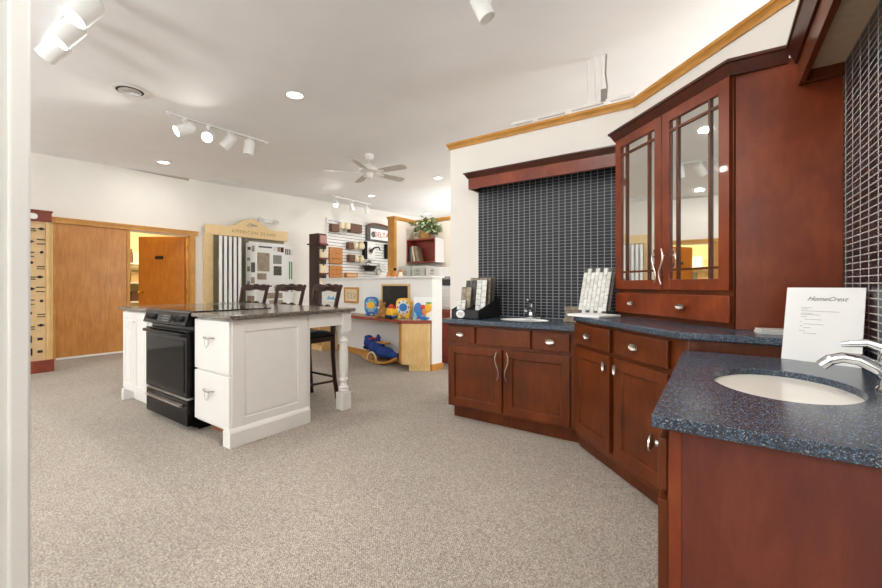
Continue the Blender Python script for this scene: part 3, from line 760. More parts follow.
mesh('base', MB().box(-.03,HWD+.04,-.03,.15,0,.155), M['redbrown'], t, .003)
rows = [1.84,1.68,1.52,1.37,1.215,1.06,.90,.75,.60,.435,.275]
rr = random.Random(3)
for k, z in enumerate(rows):
    cd = mesh('sample_card', MB().box(.04,HWD-.045,-.006,0,z-.068,z+.068), M['tan'], t)
    for j in range(7):
        x = .075+.09*j+rr.uniform(-.008,.008); zz = z+rr.uniform(-.012,.012)
        m = MB(); kd = (k+j//2) % 4
        if k >= 9: m.box(x-.012,x+.012,-.022,-.006,z-.045,z+.045) if j % 2 else m.box(x-.026,x+.022,-.02,-.006,z-.02,z+.012)
        elif kd == 0: m.tube([(x-.036,-.006,zz+.02),(x-.033,-.02,zz+.02),(x+.033,-.02,zz+.02),(x+.036,-.006,zz+.02)], .006, 8)
        elif kd == 1: m.cyl((x,-.006,zz+.02),(x,-.026,zz+.02),.015,.018,12)
        elif kd == 2: m.box(x-.036,x+.036,-.014,-.006,zz-.012,zz)
        else: m.prism([(x-.04,zz),(x,zz+.02),(x+.04,zz),(x,zz-.02)], -.014, -.006, 'y')
        mesh('hardware', m, M['darkmetal'], cd, .0015)
        if kd in (0,2) and k < 9:
            mesh('hardware', MB().tube([(x-.036,-.006,zz-.035),(x-.033,-.018,zz-.035),(x+.033,-.018,zz-.035),(x+.036,-.006,zz-.035)], .005, 8), M['darkmetal'], cd)

# tile sample rack with swinging boards
t = thing('tile_rack', 'cream tile sample rack with arched header and swinging sample boards', 'display rack', (WL,3.635,0), R(90))
D = -.12
mesh('side_post', MB().box(0,.14,D,-.01,0,2.10), M['cream'], t, .004)
mesh('back_panel', MB().box(.14,1.72,-.03,-.01,.05,2.12), M['olive'], t)
hd = []
for i in range(41):
    x = 1.75*i/40; u = min(1,max(0,(x-.42)/.95)); hd.append((x, 2.29+.19*(.5-.5*math.cos(2*PI*u))**.9+.03*x/1.75))
hp = [(1.75,2.11),(1.66,2.10),(.20,2.10),(0,2.10)]
h = mesh('header', MB().prism(hd+hp, D-.02, D+.04, 'y'), M['cream'], t, .003)
mesh('top', MB().box(.02,1.73,D+.04,-.01,2.22,2.25), M['cream'], t)
text('lettering', 'AMERICAN OLEAN', .095, M['bronzeink'], h, (.96,D-.0215,2.205), (PI/2,0,0), spacing=1.25)
lg_ = MB()
for k in range(3): lg_.tube([(.78+.05*k,D-.022,2.33),(.86+.05*k,D-.022,2.40-.01*k),(.96+.02*k,D-.022,2.35),(1.02,D-.022,2.375)], .008, 6, .3)
mesh('logo', lg_, M['grey'], h)
mesh('base', MB().box(.0,1.72,-.3,-.01,0,.12), M['cream'], t, .003)
pal = ['taupeT','slate','stone','grey','mosw','cherryp']
def samples(par, rects, y, m=None):
    for (a, b, z0, z1, mt) in rects:
        mesh('tile_chip', MB().box(a,b,y-.006,y,z0,z1,m), M[mt], par)
# boards seen edge-on at the left
for k in range(5):
    mm = Matrix.Translation(Vector((.31+.096*k,-.06,0))) @ Matrix.Rotation(R(-117-.6*k),4,'Z')
    b = mesh('swing_board', MB().box(0,.36,-.026,.026,.2,2.06,mm), M['paper'], t)
    ch = MB()
    rects = []
    for q in range(6): rects.append((.05,.32,.25+.29*q,.45+.29*q,pal[(k+q)%5]))
    samples(b, rects, -.0265, mm)
# board turned half open
mm = Matrix.Translation(Vector((.775,-.15,0))) @ Matrix.Rotation(R(-80),4,'Z')
b = mesh('swing_board', MB().box(0,.30,-.012,.012,.2,1.99,mm), M['paper'], t)
samples(b, [(.06,.14,1.84,1.9,'slate'),(.18,.26,1.80,1.92,'taupeT'),(.05,.12,1.62,1.68,'grey'),(.16,.27,1.38,1.58,'slate'),(.05,.13,1.40,1.50,'stone'),(.16,.26,1.15,1.28,'taupeT'),(.05,.12,1.1,1.2,'grey'),(.05,.25,.5,.9,'stone')], -.013, mm)
mesh('pole', MB().cyl((.785,-.14,.1),(.785,-.14,2.10),.018), M['grey'], t)
# large flat boards
b = mesh('swing_board', MB().box(.80,1.62,-.225,-.20,.2,2.02), M['paper'], t, .003)
fy = -.2255
samples(b, [(.85,.96,1.83,1.94,'taupeT'),(1.0,1.30,1.91,1.94,'blue'),(1.34,1.42,1.86,1.95,'mosw'),(1.43,1.50,1.85,1.95,'stone'),(1.51,1.58,1.84,1.95,'cherry'),
 (.86,1.24,1.41,1.80,'taupeT'),(.92,1.17,1.235,1.365,'taupeT'),(1.33,1.53,1.58,1.77,'grey'),(1.34,1.53,1.33,1.53,'slate'),
 (.85,.96,.98,1.09,'taupeT'),(1.0,1.30,1.08,1.11,'blue'),(1.36,1.58,.99,1.11,'stone'),(1.18,1.55,.83,.95,'taupeT'),(1.24,1.56,.36,.79,'taupeT'),(.90,.99,.70,.76,'cherry'),(.90,.99,.50,.62,'grey'),(1.01,1.10,.50,.62,'slate')], fy)
mesh('divider', MB().box(.80,1.62,fy-.008,fy,1.135,1.16), M['white'], b)
for k in range(4):
    xa = 1.60+.075*k
    b = mesh('swing_board', MB().box(xa-.6,xa+.085,-.19+.03*k,-.175+.03*k,.2,2.02-.008*k), M['paper'], t, .002)
    samples(b, [(xa+.025,xa+.068,1.80,1.93,pal[(k+1)%5]),(xa+.025,xa+.068,.96,1.08,pal[(k+2)%5])]+([(xa+.03,xa+.06,1.25,1.65,'green' if k == 2 else 'stone')] if k > 1 else []), -.19+.03*k)

# emergency light
t = thing('emergency_light', 'white twin head emergency light on the wall above the tile rack', 'emergency light', (WL,4.95,2.50), R(90))
mesh('housing', MB().box(-.13,.13,-.07,-.001,-.03,.07), M['white'], t, .01)
for x in (-.19,.17):
    hh = mesh('lamp_head', MB().cyl((x,-.06,.02),(x,-.13,.0),.055,.062,18).cyl((x*.7,-.04,.02),(x,-.05,.02),.018), M['white'], t)
    mesh('lens', MB().cyl((x,-.1305,.0),(x,-.134,-.001),.05,.05,18), M['lensoff'], hh)

# slat wall with faucets and samples
t = thing('slatwall_panel', 'white grooved slatwall panel on the far left wall', 'wall panel', (WL,6.58,0), R(90))
sl = MB(); z = .1
while z < 2.78:
    sl.box(0,2.7,-.035,-.006,z,min(z+.065,2.79)); z += .0785
mesh('slat', sl, M['white'], t, 0); mesh('backing', MB().box(0,2.7,-.012,-.001,.08,2.79), M['vent'], t)
mesh('edge_trim', MB().box(-.03,0,-.04,-.001,.08,2.82).box(0,2.7,-.04,-.001,2.79,2.82), M['white'], t)
SWX = WL+.037
def on_slat(x0, y0, x1, y1):
    a = onX(x0,y1,SWX); b = onX(x1,y0,SWX); return a.y, b.y, a.z, b.z
def wall_item(name, px, label, cat, build, group=None):
    ya, yb, za, zb = on_slat(*px); w_, h_ = yb-ya, zb-za
    tt = thing(name, label, cat, (SWX,(ya+yb)/2,za), R(90), group)
    build(tt, w_/2, h_); return tt
def bbox_item(mat, d, extra=None):
    def f(tt, w, h):
        mesh('block', MB().box(-w,w,-d,-.001,0,h), M[mat], tt, .006)
        if extra: extra(tt, w, h, d)
    return f
def bracket(tt, w, h, d): mesh('bracket', MB().box(-w*.5,w*.5,-.004,-.0005,h*.2,h*1.05), M['grey'], tt)
def lampcup(tt, w, h):
    mesh('cup', MB().lathe([(w*.7,0),(w*.9,h*.1),(w*.95,h),(w*.8,h),(w*.75,h*.15),(.001,h*.12)], (0,-w-.03,0), 18), M['creamc'], tt)
    mesh('mount', MB().box(-.02,.02,-w*.9,-.001,h*.3,h*.6), M['grey'], tt)
def ring(tt, w, h):
    pts = [(w*.8*math.cos(a),-.06,h*.45+h*.4*math.sin(a)) for a in [2*PI*k/20 for k in range(21)]]
    mesh('ring', MB().tube(pts, .011, 8), M['steel'], tt); mesh('mount', MB().cyl((0,-.001,h*.85),(0,-.062,h*.85),.02), M['steel'], tt)
wall_item('sample_block', (329,225,336.2,231.6), 'brown sample block at the top left of the slatwall', 'sample', bbox_item('brownc',.12,bracket))
wall_item('sample_block', (347.3,225.4,358.7,232), 'wide brown sample block at the top middle of the slatwall', 'sample', bbox_item('brownc',.14,bracket))
wall_item('ceramic_cup', (336,223.5,341,229), 'left cream cup at the top of the slatwall', 'cup', lampcup, 'cream cups')
wall_item('ceramic_cup', (341.6,224,346.8,229.5), 'right cream cup at the top of the slatwall', 'cup', lampcup, 'cream cups')
wall_item('towel_ring', (336.5,229.5,340.5,233.8), 'left towel ring below the cream cups', 'ring', ring)
wall_item('towel_ring', (341.5,230,345,234), 'right towel ring below the cream cups', 'ring', ring)
wall_item('sample_block', (345.8,242.7,350.6,249), 'brown sample block in the middle row of the slatwall', 'sample', bbox_item('brownc',.12,bracket))
wall_item('sample_block', (346.5,255,352.3,261.6), 'brown sample block in the lower row of the slatwall', 'sample', bbox_item('brownc',.12,bracket))
def jug(tt, w, h):
    mesh('jar', MB().lathe([(w*.6,0),(w*.9,h*.25),(w*.85,h*.6),(w*.5,h*.8),(w*.6,h),(w*.3,h*.98),(.001,h*.6)], (0,-w-.01,0), 18), M['creamc'], tt)
    mesh('mount', MB().box(-.02,.02,-w*.6,-.001,h*.2,h*.5), M['grey'], tt)
for (px, lab) in (((351.2,242.2,355.6,249),'left cream jar in the middle row of the slatwall'),((356,242,361.3,249.3),'right cream jar in the middle row of the slatwall'),((352.6,254.8,356.4,262),'left cream jar in the lower row of the slatwall'),((357.2,256,361.6,263),'right cream jar in the lower row of the slatwall')):
    wall_item('ceramic_jar', px, lab, 'jar', jug, 'cream jars')
def pineboard(tt, w, h):
    b = mesh('board', MB().box(-w,w,-.05,-.001,0,h), M['pine'], tt, .006)
    for z in (.33,.66): 
        for x in (-.5,0,.5): mesh('knob', MB().ball((w*x,-.06,h*z),.018), M['orange'], b)
wall_item('pine_board', (328.6,248.2,341.5,263.4), 'upper orange pine board at the left of the slatwall', 'board', pineboard)
wall_item('pine_board', (328.8,266,341.3,277.6), 'lower orange pine board at the left of the slatwall', 'board', pineboard)
def smallbox(tt, w, h):
    b = mesh('box', MB().box(-w,w,-.08,-.001,0,h), M['pine'], tt, .004); mesh('label', MB().box(-w*.8,w*.8,-.0815,-.0805,h*.3,h*.7), M['tan'], b)
wall_item('small_box', (344.2,273,356,277.6), 'low red orange box at the bottom of the slatwall', 'box', smallbox)
def faucet_panel(tt, w, h):
    b = mesh('panel', MB().box(-w,w,-.03,-.001,0,h), M['paper'], tt, .003)
    mesh('faucet', MB().cyl((-w*.1,-.03,h*.45),(-w*.1,-.08,h*.45),.05).tube([(-w*.1,-.07,h*.45),(w*.1,-.16,h*.62),(w*.5,-.24,h*.66),(w*.8,-.26,h*.5)],[.03,.026,.024,.02],10), M['darkmetal'], b)
    mesh('escutcheon', MB().lathe([(.10,-.004),(.10,.004),(.06,.008)], (-w*.1,-.034,h*.45), 24, Matrix.Rotation(R(90),4,'X')), M['steel'], b)
wall_item('faucet_panel', (365.3,242,374.6,258.5), 'white faucet display panel in the middle of the slatwall', 'display panel', faucet_panel)
wall_item('dark_panel', (362,241.8,365.0,259.2), 'narrow black panel left of the white faucet panel', 'display panel', bbox_item('black',.10))
wall_item('dark_panel', (384,244.8,387.3,258.8), 'narrow black panel beside the oak post', 'display panel', bbox_item('black',.10))
def sinkbowl(tt, w, h):
    mesh('bowl', MB().lathe([(.001,0),(w*.6,.01),(w*.95,h*.75),(w,h*.8),(w*.95,h*.82),(w*.6,h*.2),(.001,h*.15)], (0,-w*.62-.01,0), 28, sy=.6), M['darkmetal'], tt)
    mesh('faucet', MB().tube([(0,-.03,h*.7),(0,-.05,h*1.3),(0,-.16,h*1.45),(0,-.22,h*1.2)], .025, 10).cyl((-w*.4,-.04,h*.75),(-w*.4,-.04,h*1.05),.022).cyl((w*.4,-.04,h*.75),(w*.4,-.04,h*1.05),.022), M['steel'], tt)
wall_item('wall_mounted_basin', (358.3,265,372,271.2), 'dark bronze basin with faucet low on the slatwall', 'sink', sinkbowl)
def shower(tt, w, h):
    mesh('shower_head', MB().lathe([(.02,0),(w*.9,.03),(w,.05),(w,.07),(.001,.07)], (0,-.14,h*.55), 22, Matrix.Rotation(R(70),4,'X')), M['steel'], tt)
    mesh('arm', MB().tube([(0,-.001,h*.9),(0,-.08,h*.92),(0,-.13,h*.62)], .016, 8).cyl((0,-.001,h*.2),(0,-.05,h*.2),w*.7,w*.6), M['steel'], tt)
wall_item('shower_set', (374.5,264.5,381,274), 'chrome shower head hanging low on the slatwall', 'shower head', shower)
ya, yb, za, zb = on_slat(365.4,229.5,389.3,240.5)
t = thing('arched_sign', 'arched white sign with red lettering on the slatwall', 'sign', (SWX,(ya+yb)/2,za), R(90))
hw_ = (yb-ya)/2; ap = [(-hw_,0),(hw_,0)]+[(hw_*math.cos(a), (zb-za)*.95+.11*math.sin(a)) for a in [PI*k/16 for k in range(17)]]
mesh('backing', MB().prism(ap, -.06, -.001, 'y'), M['slate'], t, .004)
rim = [(hw_*math.cos(a), -.065, (zb-za)*.95+.11*math.sin(a)) for a in [PI*k/16 for k in range(17)]]
mesh('arch_rim', MB().tube(rim, .022, 8), M['redbrown'], t)
fp = mesh('face', MB().box(-hw_*.72,hw_*.93,-.066,-.0605,.05,(zb-za)*.86), M['paper'], t)
text('lettering', 'DELTA', .21, M['red'], fp, (hw_*.16,-.0675,(zb-za)*.46), (PI/2,0,0), ext=.002)
mesh('logo', MB().cyl((-hw_*.5,-.066,(zb-za)*.45),(-hw_*.5,-.070,(zb-za)*.45),.085,.085,24).prism([(-hw_*.5-.06,(zb-za)*.45-.045),(-hw_*.5+.06,(zb-za)*.45-.045),(-hw_*.5,(zb-za)*.45+.075)],-.0725,-.070,'y'), M['ink'], fp)

# tall dark display tower
t = thing('display_tower', 'tall dark brown display tower with small shelves of samples', 'display rack', (-7.2,5.6,0), 0)
mesh('body', MB().box(-.16,.15,-.1,.12,0,2.24).box(-.2,.19,-.13,.14,2.0,2.03).box(-.2,.17,-.13,.14,0,.08), M['brown'], t, .004)
for k, z in enumerate((1.98,1.68,1.35,1.05)):
    s_ = mesh('shelf', MB().box(.15,.225,-.08,.12,z,z+.03), M['redbrown'], t)
    mesh('sample', MB().box(.155,.19,-.07,.11,z+.03,z+.22), M['pink' if k == 0 else 'creamc'], s_, .004)
    mesh('hook', MB().tube([(.15,0,z-.05),(.21,0,z-.06),(.22,0,z-.12),(.18,0,z-.14)], .012, 8), M['darkmetal'], s_)

# ------------------------------------------------------------------ children's shelf along the half wall
t = thing('wall_desk', 'low oak desk with red edged top along the half wall', 'desk', HP, HR)
mesh('top', MB().prism([(-2.85,-.004),(-2.85,-.36),(-.43,-.28),(-.25,-.31),(-.005,-.055),(-.005,-.004)], .62, .66), M['redlam'], t, .004)
mesh('top_face', MB().prism([(-2.84,-.008),(-2.84,-.35),(-.43,-.272),(-.253,-.30),(-.012,-.052),(-.012,-.008)], .6601, .663), M['taupeT'], t)
mesh('pedestal', MB().prism([(-.40,-.018),(-.40,-.22),(-.255,-.295),(-.014,-.05),(-.014,-.018)], .085, .62).prism([(-.33,-.018),(-.20,-.225),(-.014,-.05),(-.014,-.018)], 0, .085), M['lightoak'], t, .002)
mesh('drawer_front', MB().prism([(-.405,-.215),(-.255,-.297),(-.262,-.308),(-.412,-.226)], .10, .36).prism([(-.405,-.215),(-.255,-.297),(-.262,-.308),(-.412,-.226)], .37, .61), M['oak'], t, .002)
p2 = mesh('pedestal', MB().box(-2.80,-2.42,-.30,-.02,.0,.62), M['lightoak'], t, .002)
for z in (.10,.28,.46): mesh('drawer_front', MB().box(-2.79,-2.43,-.315,-.30,z,z+.16), M['oak'], p2, .003)
DZ = .6632
# framed pictures and blackboard
def wall_frame(name, p0, p1, label, cat, mat, fmat, fr, art=None):
    a = onW(*p0); b = onW(*p1); x0, x1, z1, z0 = a.x, b.x, a.z, b.z
    loc = hw((x0+x1)/2,0,z0); w_ = (x1-x0)/2; h_ = z1-z0
    tt = thing(name, label, cat, loc, HR)
    m = MB().box(-w_,-w_+fr,-.025,-.002,0,h_).box(w_-fr,w_,-.025,-.002,0,h_).box(-w_+fr,w_-fr,-.025,-.002,0,fr).box(-w_+fr,w_-fr,-.025,-.002,h_-fr,h_)
    mesh('frame', m, M[fmat], tt, .003)
    pn_ = mesh('panel', MB().box(-w_+fr,w_-fr,-.012,-.002,fr,h_-fr), M[mat], tt)
    if art: art(pn_, w_, h_)
    return tt
def scribble(p, w, h):
    for k in range(3):
        mesh('drawing', MB().tube([(-w*.5+w*.5*k+w*.18*math.sin(j*1.3+k), -.013, h*(.25+.055*j)) for j in range(9)], .004, 6), M['ink'], p)
def bluepic(p, w, h):
    mesh('drawing', MB().prism([(-w*.7,h*.2),(w*.7,h*.2),(w*.4,h*.5),(0,h*.35),(-w*.4,h*.55)], -.0135, -.012, 'y'), M['lblue'], p)
wall_frame('framed_picture', (345,287.3), (359,303.2), 'small oak framed line drawing on the half wall', 'picture', 'picmat', 'oak', .03, scribble)
wall_frame('framed_picture', (325.5,290), (338,302.5), 'pale picture seen through the back of the nearest stool', 'picture', 'paper', 'white', .02, bluepic)
wall_frame('blackboard', (382.3,284), (410.3,311.5), 'black chalkboard with wooden frame on the half wall', 'blackboard', 'chalk', 'tan', .028)

# toys on the shelf
def disc_toy(label, px, c1, c2, c3, feet, hz):
    p = onW(px, 300, .13); loc = hw(p.x, -.13, DZ)
    tt = thing('disc_toy', label, 'toy', loc, R(30))
    w_ = .105
    pts = [(w_*math.copysign(abs(math.cos(a))**.6,math.cos(a)), .155+.125*math.copysign(abs(math.sin(a))**.6,math.sin(a))) for a in [2*PI*k/32 for k in range(32)]]
    b = mesh('body', MB().prism(pts, -.024, .024, 'y'), M[c1], tt, .012)
    mesh('foot', MB().box(-.085,-.025,-.04,.04,0,.045).box(.025,.085,-.04,.04,0,.045), M[feet], tt, .01)
    RX = Matrix.Rotation(R(90),4,'X')
    mesh('dial', MB().lathe([(.0005,0),(.088,0),(.088,.006),(.0005,.008)], (0,-.0245,.155), 28, RX, sy=1.2), M[c2], b)
    mesh('ring', MB().lathe([(.036,.006),(.054,.006),(.054,.013),(.036,.013)], (0,-.0245,.155), 28, RX), M[c3], b)
    mesh('hub', MB().lathe([(.0005,.012),(.035,.010),(.035,.004)], (0,-.0245,.155), 20, RX), M['yellow'], b)
    for k in range(8):
        a = 2*PI*k/8; mesh('picture_spot', MB().ball((.075*math.cos(a),-.031,.155+.088*math.sin(a)),(.013,.004,.013),8,6), M[['red','green','orange','bluep'][k%4]], b)
    mesh('lever', MB().cyl((w_-.01,0,.20),(w_+.02,0,.22),.010).ball((w_+.022,0,.222),.016), M['yellow'], tt)
    return tt
disc_toy('round blue talking disc toy at the left of the desk', 371.5, 'bluep','lblue','yellow','bluep',0)
disc_toy('yellow talking disc toy in front of the blackboard', 403.6, 'yellow','mosw','bluep','yellow',0)
p = onW(385.5,310,.2); t = thing('plush_bear', 'tan plush animal slumped beside the blue disc toy', 'toy', hw(p.x+.03,-.255,DZ), HR)
mesh('body', MB().ball((0,0,.07),(.085,.07,.075)).ball((-.02,-.01,.15),(.05,.05,.055)).ball((.06,-.03,.03),(.045,.035,.03)).ball((-.06,-.05,.03),(.045,.05,.03)), M['bear'], t)
mesh('muzzle', MB().ball((-.03,-.06,.14),(.025,.02,.02)), M['creamc'], t)
for x in (-.06,.02): mesh('ear', MB().ball((x,0,.2),.02), M['bear'], t)
p = onW(395.0,310,.2); t = thing('toy_truck', 'yellow toy vehicle with red dome beside the chalkboard', 'toy', hw(p.x-.005,-.25,DZ), HR)
mesh('body', MB().prism([(-.068,.03),(.068,.03),(.078,.09),(.05,.10),(.035,.14),(-.048,.14),(-.072,.10)], -.05, .05, 'y'), M['yellow'], t, .012)
mesh('dome', MB().ball((-.008,0,.15),(.045,.042,.05)), M['red'], t)
mesh('bumper', MB().box(-.075,.075,-.055,.055,.02,.05), M['bluep'], t, .008)
for x in (-.042,.042):
    for y in (-.055,.055): mesh('wheel', MB().cyl((x,y-.012,.027),(x,y+.012,.027),.027,seg=18), M['blackm'], t)
p = onW(422.5,310,.1); t = thing('picture_box', 'white toy box with colourful picture at the end of the desk', 'toy box', hw(p.x+.01,-.105,DZ), R(24))
b = mesh('box', MB().box(-.125,.125,.0,.05,0,.30, Matrix.Rotation(R(-3),4,'X')), M['paper'], t, .002)
pic = [('bluep',-.06,.13,.06,.10),('lblue',-.09,.08,.035,.09),('yellow',.075,.17,.045,.06),('red',-.0,.17,.04,.03),('orange',.03,.12,.05,.06),('green',.08,.225,.04,.012),('bluep',.02,.03,.07,.028),('creamc',.06,.07,.03,.04),('red',-.07,.035,.025,.025)]
for mt, x, z, a, c in pic:
    mesh('picture_patch', MB().ball((x,-.004-.0,z),(a,.012,c),16,8, Matrix.Rotation(R(-3),4,'X')), M[mt], b)

# rocking toy under the shelf
t = thing('rocking_toy', 'navy plush shark rocking toy on curved wooden runners', 'rocking toy', hw(-.88,-.155,0), HR+R(4))
for y in (-.11,.05):
    pts = [(-.42+.84*k/16, y, .022+.11*((k/8-1)**2)) for k in range(17)]
    mesh('runner', MB().tube(pts, .02, 8, 1.0), M['oak'], t)
bd = MB().ball((-.26,-.02,.27),(.11,.09,.085)).ball((-.10,-.02,.21),(.15,.10,.11)).ball((.08,-.02,.16),(.18,.10,.085)).ball((.24,-.02,.14),(.12,.06,.05)).ball((-.30,-.02,.345),(.055,.07,.035))
b = mesh('body', bd, M['plush'], t); rm = b.modifiers.new('remesh','REMESH'); rm.mode = 'VOXEL'; rm.voxel_size = .012; rm.use_smooth_shade = True
mesh('jaw', MB().ball((-.30,-.02,.20),(.085,.075,.035)).prism([(-.38,.235),(-.27,.215),(-.36,.205)],-.05,.03,'y'), M['plushd'], t)
mesh('fin', MB().prism([(-.12,.30),(-.03,.30),(-.05,.40),(-.09,.41)], -.035, -.005, 'y'), M['plush'], t, .01)
mesh('tail', MB().prism([(.30,.13),(.42,.24),(.40,.13),(.42,.05)], -.035, -.005, 'y'), M['plushd'], t, .01)
mesh('eye', MB().ball((-.32,-.105,.285),.016), M['paper'], t)
mesh('teeth', MB().prism([(-.37,.235),(-.33,.25),(-.30,.238),(-.33,.228)],-.085,-.075,'y'), M['paper'], t)
mesh('support', MB().tube([(-.09+.10*math.cos(a)*1.0, -.125, .05+.11*math.sin(a)) for a in [PI*k/12 for k in range(13)]], .013, 8), M['creamc'], t)
mesh('cross_bar', MB().cyl((-.09,-.14,.06),(-.09,.06,.06),.014), M['oak'], t); mesh('cross_bar', MB().cyl((.15,-.14,.04),(.15,.06,.04),.014), M['oak'], t)
mesh('seat', MB().box(-.07,.14,-.07,.04,.285,.31), M['oak'], t, .01)
mesh('handle_bar', MB().cyl((-.13,-.14,.35),(-.13,.07,.35),.012).cyl((-.13,-.02,.29),(-.13,-.02,.35),.014), M['red'], t)

# small ornaments on the half wall cap
for px, lab, h_, mt, mt2 in ((388.5,'orange figurine at the left on the half wall cap',.07,'pine','orange'),(395,'dark headed figurine between two others on the half wall cap',.13,'orange','black'),(400.5,'cream figurine at the right on the half wall cap',.10,'creamc','pine')):
    p = onW(px, 278, -.09)
    tt = thing('figurine', lab, 'figurine', hw(p.x,.09,1.2402), HR, 'figurines on the half wall')
    mesh('body', MB().lathe([(.035,0),(.04,.01),(.028,h_*.45),(.018,h_*.7),(.001,h_*.75)], (0,0,0), 14), M[mt], tt)
    mesh('head', MB().ball((0,0,h_*.85),.024), M[mt2], tt)
p = onW(383.5,277,-.09)
tt = thing('card_stand', 'small white card stand on the half wall cap', 'card holder', hw(p.x,.09,1.2402), HR)
mesh('card', MB().box(-.07,.07,0,.004,.0,.06,Matrix.Rotation(R(-12),4,'X')), M['paper'], tt); mesh('foot', MB().box(-.075,.075,-.02,.03,0,.006), M['acrylic'], tt)

# ------------------------------------------------------------------ nook furniture
t = thing('open_wall_cabinet', 'open red brown wall cabinet with white side below the plant', 'cabinet', (-5.02,6.795,1.587))
mesh('shell', MB().box(-.385,.36,-.30,-.285+.28,0,.02).box(-.385,.36,-.30,-.005,.47,.49).box(-.385,-.365,-.30,-.005,.02,.47).box(.34,.36,-.30,-.005,.02,.47).box(-.365,.34,-.02,-.005,.02,.47), M['redlam'], t)
mesh('side_panel', MB().box(.36,.385,-.302,-.005,-.002,.492), M['white'], t)
for k, (lab, mt, dx, lean, h_) in enumerate((('dark upright book at the left in the open wall cabinet','navy',-.31,0,.31),('grey upright book beside the dark one in the open wall cabinet','grey',-.265,0,.32),('cream leaning book in the open wall cabinet','creamc',-.19,-11,.33),('taupe leaning book at the right in the open wall cabinet','taupeT',-.10,-13,.31))):
    mm = Matrix.Rotation(R(lean),4,'Y')
    tt = thing('book', lab, 'book', (-5.02+dx,6.61,1.611+(.0035 if lean else 0)), 0, 'books in the open cabinet')
    mesh('cover', MB().box(-.018,.018,-.10,.10,0,h_,mm), M[mt], tt, .003); mesh('pages', MB().box(-.014,.014,-.098,.1005,.004,h_+.0008,mm), M['paper'], tt)
t = thing('potted_plant', 'trailing variegated plant in a wicker basket on the open wall cabinet', 'plant', (-5.06,6.645,2.079))
mesh('basket', MB().lathe([(.11,0),(.15,.10),(.165,.165),(.15,.165),(.135,.10),(.001,.09)], (0,0,0), 20, sy=.8), M['wicker'], t)
lf = MB(); rg = random.Random(5)
for k in range(230):
    a = rg.uniform(0,2*PI); e = rg.uniform(-.5,1.3); rr_ = rg.uniform(.05,.34)
    c = Vector((.12+rr_*math.cos(a)*math.cos(e)*1.25, rr_*math.sin(a)*math.cos(e)*.45-.05, .20+rr_*.75*math.sin(e)))
    if c.x > .52: continue
    if c.z < .03 and c.y > -.16: c.y = -.17
    c.y = min(c.y, .0)
    L = rg.uniform(.07,.12); Wd = L*.36
    m = Matrix.Translation(c) @ Matrix.Rotation(rg.uniform(0,2*PI),4,'Z') @ Matrix.Rotation(rg.uniform(-.9,.9),4,'Y') @ Matrix.Rotation(rg.uniform(-.7,.7),4,'X')
    pts = [(0,0,0),(L*.35,Wd,.012),(L*.7,Wd*.8,.004),(L,0,-.012),(L*.7,-Wd*.8,.004),(L*.35,-Wd,.012),(L*.5,0,-.006)]
    lf.add([m @ Vector(p_) for p_ in pts], [(0,6,1),(1,6,2),(2,6,3),(3,6,4),(4,6,5),(5,6,0)])
mesh('foliage', lf, M['leaf'], t, fix=False)
mesh('stem', MB().tube([(0,0,.1),(.05,-.05,.25),(.18,-.1,.24),(.25,-.17,.12)], .006, 6).tube([(0,0,.1),(-.05,-.02,.26),(-.15,-.08,.22)], .006, 6).tube([(0,0,.1),(.1,0,.3),(.3,-.04,.30)], .006, 6), M['green'], t)
for k, (pa, pb, lab) in enumerate(((398.5,410.5,'left grey green filing cabinet below the open wall cabinet'),(411,424.5,'middle grey green filing cabinet below the open wall cabinet'),(425,439.5,'right pale filing cabinet below the open wall cabinet'))):
    xa = onY(pa,270,6.20).x; xb = onY(pb,270,6.20).x; w_ = (xb-xa)/2-.004
    tt = thing('filing_cabinet', lab, 'filing cabinet', ((xa+xb)/2,6.22,0), 0, 'filing cabinets in the nook')
    hh = 1.50 if k < 2 else 1.47
    mesh('body', MB().box(-w_,w_,0,.55,0,hh), M['greypaint' if k < 2 else 'white'], tt, .004)
    for q in range(4):
        dd = mesh('drawer', MB().box(-w_+.015,w_-.015,-.018,0,.05+q*.36,.05+q*.36+.34), M['greypaint' if k < 2 else 'white'], tt, .004)
        mesh('handle', MB().box(-.05,.05,-.035,-.018,.05+q*.36+.2,.05+q*.36+.225), M['steel'], dd, .004)
        mesh('label_holder', MB().box(-.04,.04,-.021,-.018,.05+q*.36+.25,.05+q*.36+.29), M['steel'], dd)
t = thing('red_counter', 'red brown laminate counter under the printer behind the half wall', 'counter', (-2.85,5.0,0))
mesh('top', MB().box(-.62,.75,-.33,.42,.72,.76), M['redlam'], t, .003)
mesh('front_panel', MB().box(-.60,.73,-.31,-.29,0,.72).box(-.60,-.58,-.29,.40,0,.72).box(.71,.73,-.29,.40,0,.72), M['redlam'], t)
t = thing('printer', 'white office printer with charcoal scanner lid behind the half wall', 'printer', (-2.95,5.02,.7605))
mesh('body', MB().box(-.40,.45,-.24,.28,.0,.35), M['white'], t, .01)
mesh('paper_tray', MB().box(-.38,.43,-.25,-.24,.03,.15), M['white'], t, .004); mesh('paper_tray', MB().box(-.38,.43,-.25,-.24,.18,.30), M['white'], t, .004)
mesh('scanner_lid', MB().box(-.42,.46,-.25,.29,.352,.44).prism([(-.25,.44),(.29,.44),(.25,.50),(-.15,.49)], -.40, .44, 'x'), M['printer'], t, .008)
mesh('control_panel', MB().box(-.2,.15,-.30,-.25,.36,.40), M['printer'], t, .004)

